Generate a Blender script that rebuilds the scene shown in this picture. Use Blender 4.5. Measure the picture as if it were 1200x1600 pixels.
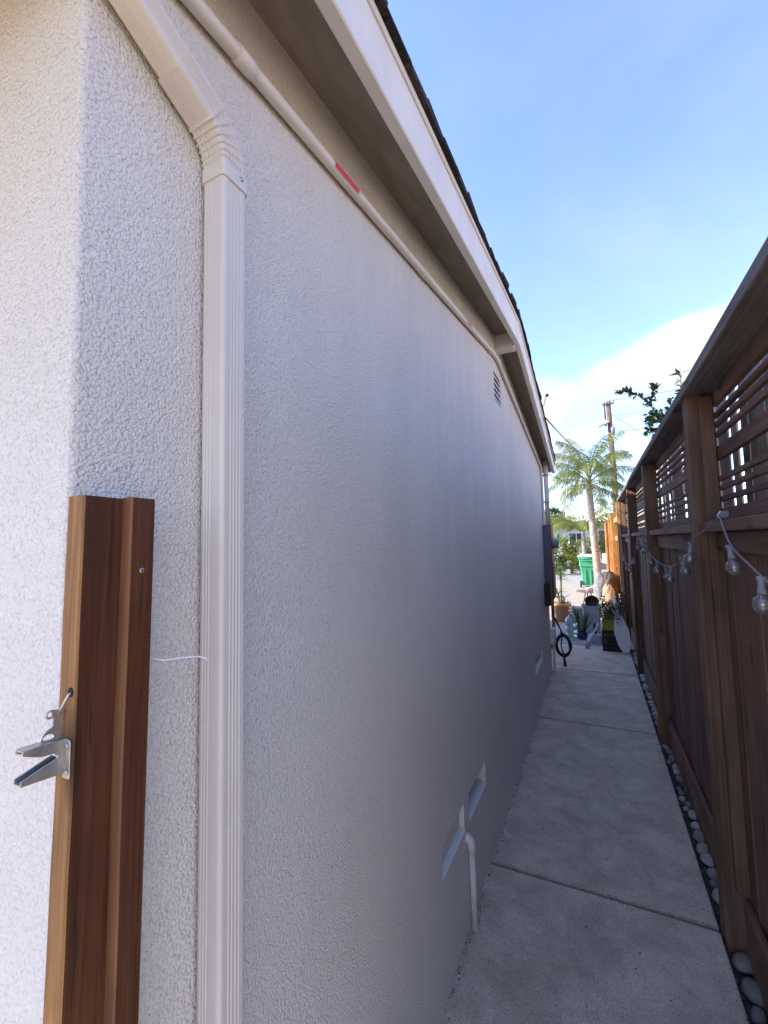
import bpy, bmesh, math, random
from mathutils import Vector, Matrix, Euler, noise as mnoise

for o in list(bpy.data.objects):
    bpy.data.objects.remove(o)
S = bpy.context.scene
C = S.collection
R = math.radians
rnd = random.Random(7)

# ------------------------------------------------------------------ camera
cam = bpy.data.cameras.new('camera')
cam.sensor_fit = 'VERTICAL'
cam.sensor_height = 36.0
cam.lens = 665.0 / 1600.0 * 36.0
cam.clip_start = 0.02
cam.clip_end = 3000
cam_o = bpy.data.objects.new('camera', cam)
C.objects.link(cam_o)
cam_o.matrix_world = Matrix(((0.897, 0.052, 0.439, 0.0),
                             (0.442, -0.056, -0.895, 0.0),
                             (-0.022, 0.997, -0.073, 1.5),
                             (0, 0, 0, 1)))
_m = cam_o.matrix_world.to_3x3()
cx = _m.col[0].normalized()
cz = (_m.col[2] - cx * _m.col[2].dot(cx)).normalized()
cy = cz.cross(cx)
cam_o.matrix_world = Matrix(((cx.x, cy.x, cz.x, 0.0), (cx.y, cy.y, cz.y, 0.0), (cx.z, cy.z, cz.z, 1.5), (0, 0, 0, 1)))
S.camera = cam_o

# ------------------------------------------------------------------ light
SUN_AZ = R(20)       # measured from -x towards -y
SUN_EL = R(32)
to_sun = Vector((-math.cos(SUN_AZ) * math.cos(SUN_EL), -math.sin(SUN_AZ) * math.cos(SUN_EL), math.sin(SUN_EL)))
sun = bpy.data.lights.new('sun', 'SUN')
sun.energy = 2.6
sun.angle = R(0.53)
sun.color = (1.0, 0.93, 0.82)
sun_o = bpy.data.objects.new('sun', sun)
C.objects.link(sun_o)
sun_o.rotation_euler = to_sun.to_track_quat('Z', 'Y').to_euler()
sun_o.location = (-20, -8, 20)

W = bpy.data.worlds.new('World')
S.world = W
W.use_nodes = True
nt = W.node_tree
nt.nodes.clear()
N = nt.nodes.new
L = nt.links.new
out = N('ShaderNodeOutputWorld')
bg = N('ShaderNodeBackground')
bg.inputs['Strength'].default_value = 0.15
sky = N('ShaderNodeTexSky')
sky.sky_type = 'NISHITA'
sky.sun_disc = False
sky.sun_elevation = SUN_EL
sky.sun_rotation = math.atan2(to_sun.x, to_sun.y)
sky.altitude = 50
sky.air_density = 0.85
sky.dust_density = 0.0
sky.ozone_density = 4.5
tc = N('ShaderNodeTexCoord')
sep = N('ShaderNodeSeparateXYZ')
L(tc.outputs['Generated'], sep.inputs[0])
mp = N('ShaderNodeMapping')
mp.inputs['Scale'].default_value = (1.0, 1.0, 1.9)
mp.inputs['Location'].default_value = (1.3, 2.2, 0.6)
L(tc.outputs['Generated'], mp.inputs[0])
n1 = N('ShaderNodeTexNoise')
n1.inputs['Scale'].default_value = 2.1
n1.inputs['Detail'].default_value = 9
n1.inputs['Roughness'].default_value = 0.52
L(mp.outputs[0], n1.inputs[0])
band = N('ShaderNodeValToRGB')           # cloud bank low over the horizon, clearing upwards
els = band.color_ramp.elements
els[0].position = 0.0
els[0].color = (0.30,) * 3 + (1,)
els[1].position = 1.0
els[1].color = (0.0,) * 3 + (1,)
for p, v in ((0.10, 0.26), (0.19, 0.46), (0.27, 0.60), (0.34, 0.50), (0.41, 0.12), (0.6, 0.0)):
    e = els.new(p)
    e.color = (v,) * 3 + (1,)
L(sep.outputs['Z'], band.inputs[0])
ad = N('ShaderNodeMath')
ad.operation = 'MULTIPLY_ADD'
ad.inputs[1].default_value = 0.55
L(band.outputs[0], ad.inputs[0])
L(n1.outputs[0], ad.inputs[2])
mr = N('ShaderNodeMapRange')
mr.interpolation_type = 'SMOOTHSTEP'
mr.inputs['From Min'].default_value = 0.725
mr.inputs['From Max'].default_value = 0.83
L(ad.outputs[0], mr.inputs['Value'])
mp2 = N('ShaderNodeMapping')
mp2.inputs['Scale'].default_value = (1.0, 1.0, 1.5)
mp2.inputs['Rotation'].default_value = (0.3, 0.5, 0.9)
L(tc.outputs['Generated'], mp2.inputs[0])
n2 = N('ShaderNodeTexNoise')
n2.inputs['Scale'].default_value = 1.7
n2.inputs['Detail'].default_value = 7
n2.inputs['Roughness'].default_value = 0.6
n2.inputs['Distortion'].default_value = 0.2
L(mp2.outputs[0], n2.inputs[0])
mr2 = N('ShaderNodeMapRange')
mr2.inputs['From Min'].default_value = 0.40
mr2.inputs['From Max'].default_value = 0.9
mr2.inputs['To Max'].default_value = 0.3
L(n2.outputs[0], mr2.inputs['Value'])
mx0 = N('ShaderNodeMath')
mx0.operation = 'MAXIMUM'
L(mr.outputs[0], mx0.inputs[0])
L(mr2.outputs[0], mx0.inputs[1])
mix = N('ShaderNodeMix')
mix.data_type = 'RGBA'
ccol = N('ShaderNodeValToRGB')
ccol.color_ramp.elements[0].position = 0.40
ccol.color_ramp.elements[0].color = (1.30, 1.34, 1.42, 1)
ccol.color_ramp.elements[1].position = 0.66
ccol.color_ramp.elements[1].color = (1.70, 1.71, 1.74, 1)
L(n2.outputs[0], ccol.inputs[0])
L(ccol.outputs[0], mix.inputs['B'])
L(mx0.outputs[0], mix.inputs['Factor'])
tint = N('ShaderNodeMix')                # one neutralising tint over the whole sky
tint.data_type = 'RGBA'
tint.blend_type = 'MULTIPLY'
tint.inputs['Factor'].default_value = 1.0
tint.inputs['B'].default_value = (1.0, 0.87, 0.92, 1)
L(sky.outputs[0], tint.inputs['A'])
L(tint.outputs['Result'], mix.inputs['A'])
L(mix.outputs['Result'], bg.inputs['Color'])
L(bg.outputs[0], out.inputs[0])

S.view_settings.view_transform = 'Standard'
S.view_settings.look = 'None'
S.view_settings.gamma = 1.0
S.view_settings.exposure = 2.2
S.render.engine = 'CYCLES'
S.render.resolution_x = 768
S.render.resolution_y = 1024
S.cycles.max_bounces = 8
S.cycles.diffuse_bounces = 6
S.cycles.glossy_bounces = 2
S.cycles.transmission_bounces = 4


# ------------------------------------------------------------------ helpers
WM = {}


def put(o, parent=None, loc=None, rot=None):
    """link an object; loc/rot are world values; parent keeps the world transform"""
    C.objects.link(o)
    if loc is not None:
        o.location = loc
    if rot is not None:
        o.rotation_euler = rot
    m = Matrix.Translation(o.location) @ o.rotation_euler.to_matrix().to_4x4()
    WM[o.name] = m
    if parent is not None:
        o.parent = parent
        o.matrix_parent_inverse = WM[parent.name].inverted()
    return o


def tag(o, label, cat, group=None):
    o['label'] = label
    o['category'] = cat
    if group:
        o['group'] = group
    return o


def thing(name, label, cat, loc, group=None, rot=(0, 0, 0)):
    o = bpy.data.objects.new(name, None)
    o.empty_display_size = 0.05
    put(o, None, loc, rot)
    return tag(o, label, cat, group)


class MB:
    def __init__(self):
        self.v = []
        self.f = []
        self.s = []

    def add(self, verts, faces, smooth=False):
        n = len(self.v)
        self.v += [tuple(p) for p in verts]
        self.f += [tuple(i + n for i in f) for f in faces]
        self.s += [smooth] * len(faces)
        return self

    def box(self, a, b):
        x0, y0, z0 = a
        x1, y1, z1 = b
        return self.add([(x0, y0, z0), (x1, y0, z0), (x1, y1, z0), (x0, y1, z0), (x0, y0, z1), (x1, y0, z1), (x1, y1, z1), (x0, y1, z1)],
                        [(0, 3, 2, 1), (4, 5, 6, 7), (0, 1, 5, 4), (1, 2, 6, 5), (2, 3, 7, 6), (3, 0, 4, 7)])

    def rings(self, rings, closed=True, caps=True, smooth=True):
        n = len(rings[0])
        base = len(self.v)
        for r in rings:
            self.v += [tuple(p) for p in r]
        for i in range(len(rings) - 1):
            for j in range(n if closed else n - 1):
                k = (j + 1) % n
                self.f.append((base + i * n + j, base + i * n + k, base + (i + 1) * n + k, base + (i + 1) * n + j))
                self.s.append(smooth)
        if caps:
            self.f.append(tuple(base + j for j in reversed(range(n))))
            self.f.append(tuple(base + (len(rings) - 1) * n + j for j in range(n)))
            self.s += [False, False]
        return self

    def tube(self, pts, r, seg=8, caps=True):
        pts = [Vector(p) for p in pts]
        rr = r if isinstance(r, (list, tuple)) else [r] * len(pts)
        rings = []
        up = None
        for i, p in enumerate(pts):
            t = (pts[min(i + 1, len(pts) - 1)] - pts[max(i - 1, 0)]).normalized()
            if up is None:
                up = Vector((0, 0, 1)) if abs(t.z) < 0.9 else Vector((1, 0, 0))
            u = (up - t * up.dot(t))
            if u.length < 1e-4:
                u = t.orthogonal()
            u.normalize()
            w = t.cross(u)
            up = u
            rings.append([p + (u * math.cos(2 * math.pi * k / seg) + w * math.sin(2 * math.pi * k / seg)) * rr[i] for k in range(seg)])
        return self.rings(rings, True, caps)

    def lathe(self, prof, c=(0, 0, 0), seg=20, caps=True):
        return self.rings([[(c[0] + r * math.cos(2 * math.pi * k / seg), c[1] + r * math.sin(2 * math.pi * k / seg), c[2] + z) for k in range(seg)] for r, z in prof], True, caps)

    def ball(self, c, r, seg=12, rng=8):
        rx, ry, rz = r if isinstance(r, (tuple, list)) else (r, r, r)
        rs = []
        for i in range(rng + 1):
            a = -math.pi / 2 + math.pi * (i * 0.98 + 0.01 * rng) / rng
            rs.append([(c[0] + rx * math.cos(a) * math.cos(2 * math.pi * k / seg), c[1] + ry * math.cos(a) * math.sin(2 * math.pi * k / seg), c[2] + rz * math.sin(a)) for k in range(seg)])
        return self.rings(rs, True, True)

    def prism(self, poly, axis, a, b):
        """extrude a 2D polygon along axis ('x': poly is (y,z); 'y': (x,z); 'z': (x,y))"""
        def P(p, t):
            return {'x': (t, p[0], p[1]), 'y': (p[0], t, p[1]), 'z': (p[0], p[1], t)}[axis]
        n = len(poly)
        vs = [P(p, a) for p in poly] + [P(p, b) for p in poly]
        fs = [tuple(range(n))[::-1], tuple(range(n, 2 * n))] + [(i, (i + 1) % n, n + (i + 1) % n, n + i) for i in range(n)]
        return self.add(vs, fs)

    def mesh(self, name, mat, bevel=0.0, seg=1):
        me = bpy.data.meshes.new(name)
        me.from_pydata(self.v, [], self.f)
        bm = bmesh.new()
        bm.from_mesh(me)
        for f, s in zip(bm.faces, self.s):
            f.smooth = s
        bmesh.ops.recalc_face_normals(bm, faces=bm.faces)
        if bevel > 0:
            bmesh.ops.bevel(bm, geom=list(bm.edges), offset=bevel, segments=seg, profile=0.6, affect='EDGES', clamp_overlap=True)
        bm.to_mesh(me)
        bm.free()
        for m in (mat if isinstance(mat, (list, tuple)) else [mat]):
            me.materials.append(m)
        return me

    def build(self, name, mat, parent=None, bevel=0.0, seg=1, loc=None, rot=None):
        o = bpy.data.objects.new(name, self.mesh(name, mat, bevel, seg))
        return put(o, parent, loc, rot)


def struct(o):
    o['kind'] = 'structure'
    return o


def stuff(o, label=None, cat=None):
    o['kind'] = 'stuff'
    if label:
        tag(o, label, cat)
    return o


def inst(name, me, parent, loc, rot=(0, 0, 0), scale=None):
    o = bpy.data.objects.new(name, me)
    put(o, parent, loc, rot)
    if scale:
        o.scale = scale
    return o


# ------------------------------------------------------------------ materials
MATS = {}


def pm(name, c1, c2, scale=(8, 8, 8), rough=0.7, bump=0.0, bdist=0.004, metallic=0.0, detail=6, spec=0.4, rand=0.25, lo=0.35, hi=0.65, dist=0.0, extra=None, emit=None, trans=0.0, translucent=0.0):
    m = bpy.data.materials.new(name)
    m.use_nodes = True
    t = m.node_tree
    b = t.nodes['Principled BSDF']
    nn = t.nodes.new
    ln = t.links.new
    tcn = nn('ShaderNodeTexCoord')
    oi = nn('ShaderNodeObjectInfo')
    mpn = nn('ShaderNodeMapping')
    mpn.inputs['Scale'].default_value = scale
    ln(tcn.outputs['Object'], mpn.inputs['Vector'])
    cmb = nn('ShaderNodeMath')
    cmb.operation = 'MULTIPLY'
    cmb.inputs[1].default_value = 37.0
    ln(oi.outputs['Random'], cmb.inputs[0])
    vadd = nn('ShaderNodeVectorMath')
    vadd.operation = 'ADD'
    ln(mpn.outputs[0], vadd.inputs[0])
    ln(cmb.outputs[0], vadd.inputs[1])
    no = nn('ShaderNodeTexNoise')
    no.inputs['Scale'].default_value = 1.0
    no.inputs['Detail'].default_value = detail
    no.inputs['Roughness'].default_value = 0.6
    no.inputs['Distortion'].default_value = dist
    ln(vadd.outputs[0], no.inputs['Vector'])
    rp = nn('ShaderNodeValToRGB')
    rp.color_ramp.elements[0].position = lo
    rp.color_ramp.elements[0].color = (*c1, 1)
    rp.color_ramp.elements[1].position = hi
    rp.color_ramp.elements[1].color = (*c2, 1)
    ln(no.outputs[0], rp.inputs[0])
    hs = nn('ShaderNodeHueSaturation')
    mrn = nn('ShaderNodeMapRange')
    mrn.inputs['To Min'].default_value = 1 - rand
    mrn.inputs['To Max'].default_value = 1 + rand
    ln(oi.outputs['Random'], mrn.inputs['Value'])
    ln(mrn.outputs[0], hs.inputs['Value'])
    ln(rp.outputs[0], hs.inputs['Color'])
    ln(hs.outputs[0], b.inputs['Base Color'])
    b.inputs['Roughness'].default_value = rough
    b.inputs['Metallic'].default_value = metallic
    b.inputs['Specular IOR Level'].default_value = spec
    if trans:
        b.inputs['Transmission Weight'].default_value = trans
    if bump:
        bp = nn('ShaderNodeBump')
        bp.inputs['Strength'].default_value = bump
        bp.inputs['Distance'].default_value = bdist
        ln(no.outputs[0], bp.inputs['Height'])
        ln(bp.outputs[0], b.inputs['Normal'])
    if translucent:
        tr = nn('ShaderNodeBsdfTranslucent')
        ln(hs.outputs[0], tr.inputs['Color'])
        ms = nn('ShaderNodeMixShader')
        ms.inputs[0].default_value = translucent
        ln(b.outputs[0], ms.inputs[1])
        ln(tr.outputs[0], ms.inputs[2])
        ln(ms.outputs[0], t.nodes['Material Output'].inputs['Surface'])
    MATS[name] = m
    return m


def stucco(name, base, pit_shade, scale=240.0):
    m = bpy.data.materials.new(name)
    m.use_nodes = True
    t = m.node_tree
    b = t.nodes['Principled BSDF']
    nn = t.nodes.new
    ln = t.links.new
    tcn = nn('ShaderNodeTexCoord')
    sp = nn('ShaderNodeSeparateXYZ')
    ln(tcn.outputs['Object'], sp.inputs[0])

    def noi(sc, de, ro=0.6, vec=None):
        q = nn('ShaderNodeTexNoise')
        q.inputs['Scale'].default_value = sc
        q.inputs['Detail'].default_value = de
        q.inputs['Roughness'].default_value = ro
        ln(vec if vec else tcn.outputs['Object'], q.inputs['Vector'])
        return q.outputs[0]

    def rng(src, a, b_, c, d, smooth=True):
        q = nn('ShaderNodeMapRange')
        q.interpolation_type = 'SMOOTHSTEP' if smooth else 'LINEAR'
        q.inputs['From Min'].default_value = a
        q.inputs['From Max'].default_value = b_
        q.inputs['To Min'].default_value = c
        q.inputs['To Max'].default_value = d
        ln(src, q.inputs['Value'])
        return q.outputs[0]

    def mul(a, b_):
        q = nn('ShaderNodeMath')
        q.operation = 'MULTIPLY'
        for i, v in enumerate((a, b_)):
            if isinstance(v, float):
                q.inputs[i].default_value = v
            else:
                ln(v, q.inputs[i])
        return q.outputs[0]
    grain = noi(scale, 2, 0.55)
    rough_ = noi(scale * 0.28, 2, 0.5)
    broad = noi(1.3, 5, 0.6)
    mpv = nn('ShaderNodeMapping')
    mpv.inputs['Scale'].default_value = (1, 5.5, 0.7)
    ln(tcn.outputs['Object'], mpv.inputs[0])
    streak = noi(1.0, 6, 0.65, mpv.outputs[0])
    # old weathering under the eave in the middle of the gable: stain film that also deepens the painted pit shade
    zone = mul(mul(rng(sp.outputs['Z'], 1.05, 1.75, 0.0, 1.0), rng(sp.outputs['Y'], 0.6, 1.5, 0.25, 1.0)), rng(sp.outputs['Y'], 3.0, 4.3, 1.0, 0.15))
    dirt = mul(zone, rng(streak, 0.36, 0.62, 0.35, 1.0))
    vor = nn('ShaderNodeTexVoronoi')
    vor.inputs['Scale'].default_value = scale * 0.62
    wob = nn('ShaderNodeVectorMath')
    wob.operation = 'MULTIPLY_ADD'
    nv = nn('ShaderNodeTexNoise')
    nv.inputs['Scale'].default_value = scale * 0.5
    nv.inputs['Detail'].default_value = 1
    ln(tcn.outputs['Object'], nv.inputs['Vector'])
    ln(nv.outputs['Color'], wob.inputs[0])
    wob.inputs[1].default_value = (0.004, 0.004, 0.004)
    ln(tcn.outputs['Object'], wob.inputs[2])
    ln(wob.outputs[0], vor.inputs['Vector'])
    # rounded grains of sand with irregular gaps
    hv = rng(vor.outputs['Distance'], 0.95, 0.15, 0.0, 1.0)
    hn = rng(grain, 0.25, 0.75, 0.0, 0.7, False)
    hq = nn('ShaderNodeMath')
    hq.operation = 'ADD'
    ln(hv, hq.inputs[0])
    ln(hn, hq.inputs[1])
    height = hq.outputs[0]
    pit_shade_mask = rng(height, 0.62, 0.40, 0.0, 1.0)  # hollows darkened in the colour, standing in for their shade
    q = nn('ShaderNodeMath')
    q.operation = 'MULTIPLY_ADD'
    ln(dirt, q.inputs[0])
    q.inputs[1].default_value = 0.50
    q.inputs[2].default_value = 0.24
    fac = mul(pit_shade_mask, q.outputs[0])
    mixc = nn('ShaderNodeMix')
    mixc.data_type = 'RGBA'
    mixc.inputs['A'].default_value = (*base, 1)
    mixc.inputs['B'].default_value = (*pit_shade, 1)
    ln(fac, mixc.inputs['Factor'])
    film = nn('ShaderNodeMix')
    film.data_type = 'RGBA'
    film.inputs['B'].default_value = (base[0] * 0.66, base[1] * 0.70, base[2] * 0.73, 1)
    ln(mul(dirt, 0.45), film.inputs['Factor'])
    ln(mixc.outputs['Result'], film.inputs['A'])
    mu = nn('ShaderNodeMix')
    mu.data_type = 'RGBA'
    mu.blend_type = 'MULTIPLY'
    mu.inputs['Factor'].default_value = 1.0
    ln(film.outputs['Result'], mu.inputs['A'])
    ln(rng(broad, 0.35, 0.7, 1.0, 0.93), mu.inputs['B'])
    ln(mu.outputs['Result'], b.inputs['Base Color'])
    b.inputs['Roughness'].default_value = 0.6
    b.inputs['Specular IOR Level'].default_value = 0.45
    hsum = nn('ShaderNodeMath')
    hsum.operation = 'MULTIPLY_ADD'
    ln(rough_, hsum.inputs[0])
    hsum.inputs[1].default_value = 1.6
    ln(height, hsum.inputs[2])
    bp = nn('ShaderNodeBump')
    bp.inputs['Strength'].default_value = 1.0
    bp.inputs['Distance'].default_value = 0.0017
    ln(hsum.outputs[0], bp.inputs['Height'])
    ln(bp.outputs[0], b.inputs['Normal'])
    return m


def concrete(name, c1, c2, stain):
    m = bpy.data.materials.new(name)
    m.use_nodes = True
    t = m.node_tree
    b = t.nodes['Principled BSDF']
    nn = t.nodes.new
    ln = t.links.new
    tcn = nn('ShaderNodeTexCoord')
    oi = nn('ShaderNodeObjectInfo')

    def noi(sc, de, ro=0.6, di=0.0):
        q = nn('ShaderNodeTexNoise')
        q.inputs['Scale'].default_value = sc
        q.inputs['Detail'].default_value = de
        q.inputs['Roughness'].default_value = ro
        q.inputs['Distortion'].default_value = di
        ln(tcn.outputs['Object'], q.inputs['Vector'])
        return q
    a = noi(4.5, 12, 0.76, 0.3)
    f = noi(160, 4, 0.7)
    s = noi(30, 8, 0.8, 0.4)
    rp = nn('ShaderNodeValToRGB')
    rp.color_ramp.elements[0].position = 0.40
    rp.color_ramp.elements[0].color = (*c1, 1)
    rp.color_ramp.elements[1].position = 0.60
    rp.color_ramp.elements[1].color = (*c2, 1)
    ln(a.outputs[0], rp.inputs[0])
    sm = nn('ShaderNodeMapRange')
    sm.inputs['From Min'].default_value = 0.52
    sm.inputs['From Max'].default_value = 0.72
    sm.inputs['To Max'].default_value = 0.6
    ln(s.outputs[0], sm.inputs['Value'])
    mx = nn('ShaderNodeMix')
    mx.data_type = 'RGBA'
    mx.inputs['B'].default_value = (*stain, 1)
    ln(sm.outputs[0], mx.inputs['Factor'])
    ln(rp.outputs[0], mx.inputs['A'])
    fm = nn('ShaderNodeMapRange')
    fm.inputs['From Min'].default_value = 0.3
    fm.inputs['From Max'].default_value = 0.7
    fm.inputs['To Min'].default_value = 0.62
    fm.inputs['To Max'].default_value = 1.36
    ln(f.outputs[0], fm.inputs['Value'])
    mu = nn('ShaderNodeMix')
    mu.data_type = 'RGBA'
    mu.blend_type = 'MULTIPLY'
    mu.inputs['Factor'].default_value = 1
    ln(mx.outputs['Result'], mu.inputs['A'])
    ln(fm.outputs[0], mu.inputs['B'])
    ln(mu.outputs['Result'], b.inputs['Base Color'])
    b.inputs['Roughness'].default_value = 0.75
    bp = nn('ShaderNodeBump')
    bp.inputs['Strength'].default_value = 0.45
    bp.inputs['Distance'].default_value = 0.003
    ln(f.outputs[0], bp.inputs['Height'])
    ln(bp.outputs[0], b.inputs['Normal'])
    return m


def woodpm(axis, name, c1, c2, scale, *a, **k):
    m = pm(name, c1, c2, scale, *a, **k)
    t = m.node_tree
    hs = [n for n in t.nodes if n.type == 'HUE_SAT'][0]
    b = t.nodes['Principled BSDF']
    va = [n for n in t.nodes if n.type == 'VECT_MATH'][0]
    no = [n for n in t.nodes if n.type == 'TEX_NOISE'][0]
    tcn = [n for n in t.nodes if n.type == 'TEX_COORD'][0]
    # slow wander of the grain and broad tonal patches
    mp_ = t.nodes.new('ShaderNodeMapping')
    sc_ = [9.0, 9.0, 9.0]
    sc_[axis] = 3.0
    mp_.inputs['Scale'].default_value = sc_
    t.links.new(tcn.outputs['Object'], mp_.inputs[0])
    av = t.nodes.new('ShaderNodeVectorMath')
    av.operation = 'ADD'
    cm = [n for n in t.nodes if n.type == 'MATH'][0]
    t.links.new(mp_.outputs[0], av.inputs[0])
    t.links.new(cm.outputs[0], av.inputs[1])
    n_ = t.nodes.new('ShaderNodeTexNoise')
    n_.inputs['Scale'].default_value = 1.0
    n_.inputs['Detail'].default_value = 5
    n_.inputs['Roughness'].default_value = 0.6
    t.links.new(av.outputs[0], n_.inputs['Vector'])
    r_ = t.nodes.new('ShaderNodeMapRange')
    r_.inputs['From Min'].default_value = 0.3
    r_.inputs['From Max'].default_value = 0.7
    r_.inputs['To Min'].default_value = 0.62
    r_.inputs['To Max'].default_value = 1.32
    t.links.new(n_.outputs[0], r_.inputs['Value'])
    mu = t.nodes.new('ShaderNodeMix')
    mu.data_type = 'RGBA'
    mu.blend_type = 'MULTIPLY'
    mu.inputs['Factor'].default_value = 1.0
    t.links.new(hs.outputs[0], mu.inputs['A'])
    t.links.new(r_.outputs[0], mu.inputs['B'])
    # knots: rare dark ovals
    vo_ = t.nodes.new('ShaderNodeTexVoronoi')
    mk = t.nodes.new('ShaderNodeMapping')
    sk_ = [14.0, 14.0, 14.0]
    sk_[axis] = 3.4
    mk.inputs['Scale'].default_value = sk_
    t.links.new(tcn.outputs['Object'], mk.inputs[0])
    ak = t.nodes.new('ShaderNodeVectorMath')
    ak.operation = 'ADD'
    t.links.new(mk.outputs[0], ak.inputs[0])
    t.links.new(cm.outputs[0], ak.inputs[1])
    t.links.new(ak.outputs[0], vo_.inputs['Vector'])
    vo_.inputs['Scale'].default_value = 1.0
    kr = t.nodes.new('ShaderNodeMapRange')
    kr.inputs['From Min'].default_value = 0.08
    kr.inputs['From Max'].default_value = 0.20
    kr.inputs['To Min'].default_value = 0.35
    kr.inputs['To Max'].default_value = 1.0
    t.links.new(vo_.outputs['Distance'], kr.inputs['Value'])
    m2 = t.nodes.new('ShaderNodeMix')
    m2.data_type = 'RGBA'
    m2.blend_type = 'MULTIPLY'
    m2.inputs['Factor'].default_value = 1.0
    t.links.new(mu.outputs['Result'], m2.inputs['A'])
    t.links.new(kr.outputs[0], m2.inputs['B'])
    t.links.new(m2.outputs['Result'], b.inputs['Base Color'])
    return m


def wood(name, dark, light, axis, fine=1.0, rough=0.7, rand=0.3, bump=0.5, spec=0.3):
    """grain stretched along axis 0,1,2 in object space"""
    sc = [95 * fine] * 3
    sc[axis] = 2.6 * fine
    return woodpm(axis,name, dark, light, tuple(sc), rough, bump, 0.0015, detail=7, rand=rand, lo=0.26, hi=0.76, dist=0.5, spec=spec)


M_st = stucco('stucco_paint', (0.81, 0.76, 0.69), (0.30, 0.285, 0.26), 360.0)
M_trim = pm('trim_paint', (0.66, 0.635, 0.595), (0.74, 0.715, 0.675), (6, 6, 6), 0.5, 0.06, 0.002, rand=0.03)
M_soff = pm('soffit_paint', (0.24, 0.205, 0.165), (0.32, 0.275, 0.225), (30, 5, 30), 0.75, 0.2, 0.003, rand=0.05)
M_alu = pm('painted_aluminium', (0.64, 0.585, 0.52), (0.70, 0.645, 0.575), (3, 3, 3), 0.38, 0.0, rand=0.02)
M_pvc = pm('painted_conduit', (0.63, 0.59, 0.53), (0.71, 0.67, 0.61), (20, 6, 20), 0.5, 0.05, 0.001, rand=0.02)
M_red = pm('red_label_vinyl', (0.55, 0.02, 0.04), (0.66, 0.04, 0.07), (60, 60, 60), 0.45, rand=0.1)
M_pink = pm('worn_label_print', (0.62, 0.12, 0.13), (0.80, 0.55, 0.52), (260, 260, 260), 0.5, detail=2, lo=0.42, hi=0.55)
M_shing = pm('asphalt_shingle', (0.018, 0.017, 0.016), (0.06, 0.055, 0.05), (150, 150, 150), 0.95, 0.6, 0.003, rand=0.35, spec=0.1)
M_dark = pm('dark_void', (0.012, 0.012, 0.013), (0.02, 0.02, 0.02), rough=0.9)
M_screen = pm('vent_screen', (0.02, 0.02, 0.021), (0.07, 0.07, 0.072), (260, 260, 260), 0.6, 0.4, 0.001)
M_postv = wood('redwood_face', (0.052, 0.015, 0.006), (0.150, 0.052, 0.020), 2, 1.0, 0.5, 0.05, 0.6, 0.4)
M_postl = wood('raw_sawn_wood', (0.20, 0.085, 0.028), (0.46, 0.235, 0.090), 2, 1.3, 0.8, 0.05, 0.9)
M_posts = wood('strip_wood', (0.11, 0.043, 0.017), (0.25, 0.115, 0.05), 2, 1.2, 0.65, 0.05, 0.6)
M_zinc = pm('galvanised_steel', (0.42, 0.42, 0.41), (0.60, 0.60, 0.58), (90, 90, 90), 0.42, 0.1, 0.0006, metallic=0.9, rand=0.03)
M_wire = pm('white_string', (0.75, 0.75, 0.72), (0.85, 0.85, 0.82), rough=0.6)
M_fv = wood('stained_board', (0.092, 0.044, 0.029), (0.175, 0.088, 0.058), 2, 0.8, 0.75, 0.2, 0.4)
M_fh = wood('stained_rail', (0.10, 0.052, 0.034), (0.20, 0.108, 0.072), 1, 0.8, 0.75, 0.22, 0.5)
M_fp = wood('stained_post', (0.085, 0.045, 0.026), (0.22, 0.125, 0.073), 2, 0.9, 0.75, 0.2, 0.7)
M_cap = wood('weathered_cap', (0.10, 0.085, 0.075), (0.22, 0.195, 0.175), 1, 0.9, 0.85, 0.1, 0.7)
M_grey = wood('silvered_picket', (0.22, 0.19, 0.15), (0.44, 0.40, 0.33), 2, 0.8, 0.85, 0.35, 0.7)
M_or = wood('new_cedar', (0.30, 0.125, 0.035), (0.56, 0.29, 0.10), 2, 0.7, 0.7, 0.25, 0.5)
M_path = concrete('path_concrete', (0.49, 0.395, 0.29), (0.71, 0.585, 0.44), (0.30, 0.24, 0.175))
M_drive = concrete('driveway_concrete', (0.28, 0.26, 0.225), (0.40, 0.37, 0.325), (0.22, 0.20, 0.175))
M_dirt = pm('soil', (0.028, 0.022, 0.018), (0.085, 0.07, 0.058), (60, 60, 60), 0.95, 0.8, 0.01)
M_ground = pm('yard_ground', (0.32, 0.215, 0.12), (0.40, 0.28, 0.165), (2, 2, 2), 0.95, 0.3, 0.02, rand=0)
M_asph = pm('asphalt', (0.045, 0.045, 0.047), (0.075, 0.074, 0.075), (9, 9, 9), 0.9, 0.2, 0.01, rand=0)
M_stone = pm('river_stone', (0.18, 0.155, 0.128), (0.42, 0.375, 0.32), (28, 28, 28), 0.7, 0.2, 0.004, rand=0.5)
M_grit = pm('small_gravel', (0.07, 0.062, 0.056), (0.24, 0.22, 0.20), (40, 40, 40), 0.85, 0.4, 0.005)

# ------------------------------------------------------------------ ground
GX = 0.352           # right edge of the concrete path
g = MB()
g.add([(-400, -400, -0.11), (400, -400, -0.11), (400, 900, -0.11), (-400, 900, -0.11)], [(0, 1, 2, 3)])
ground = struct(g.build('ground', M_ground))

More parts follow.
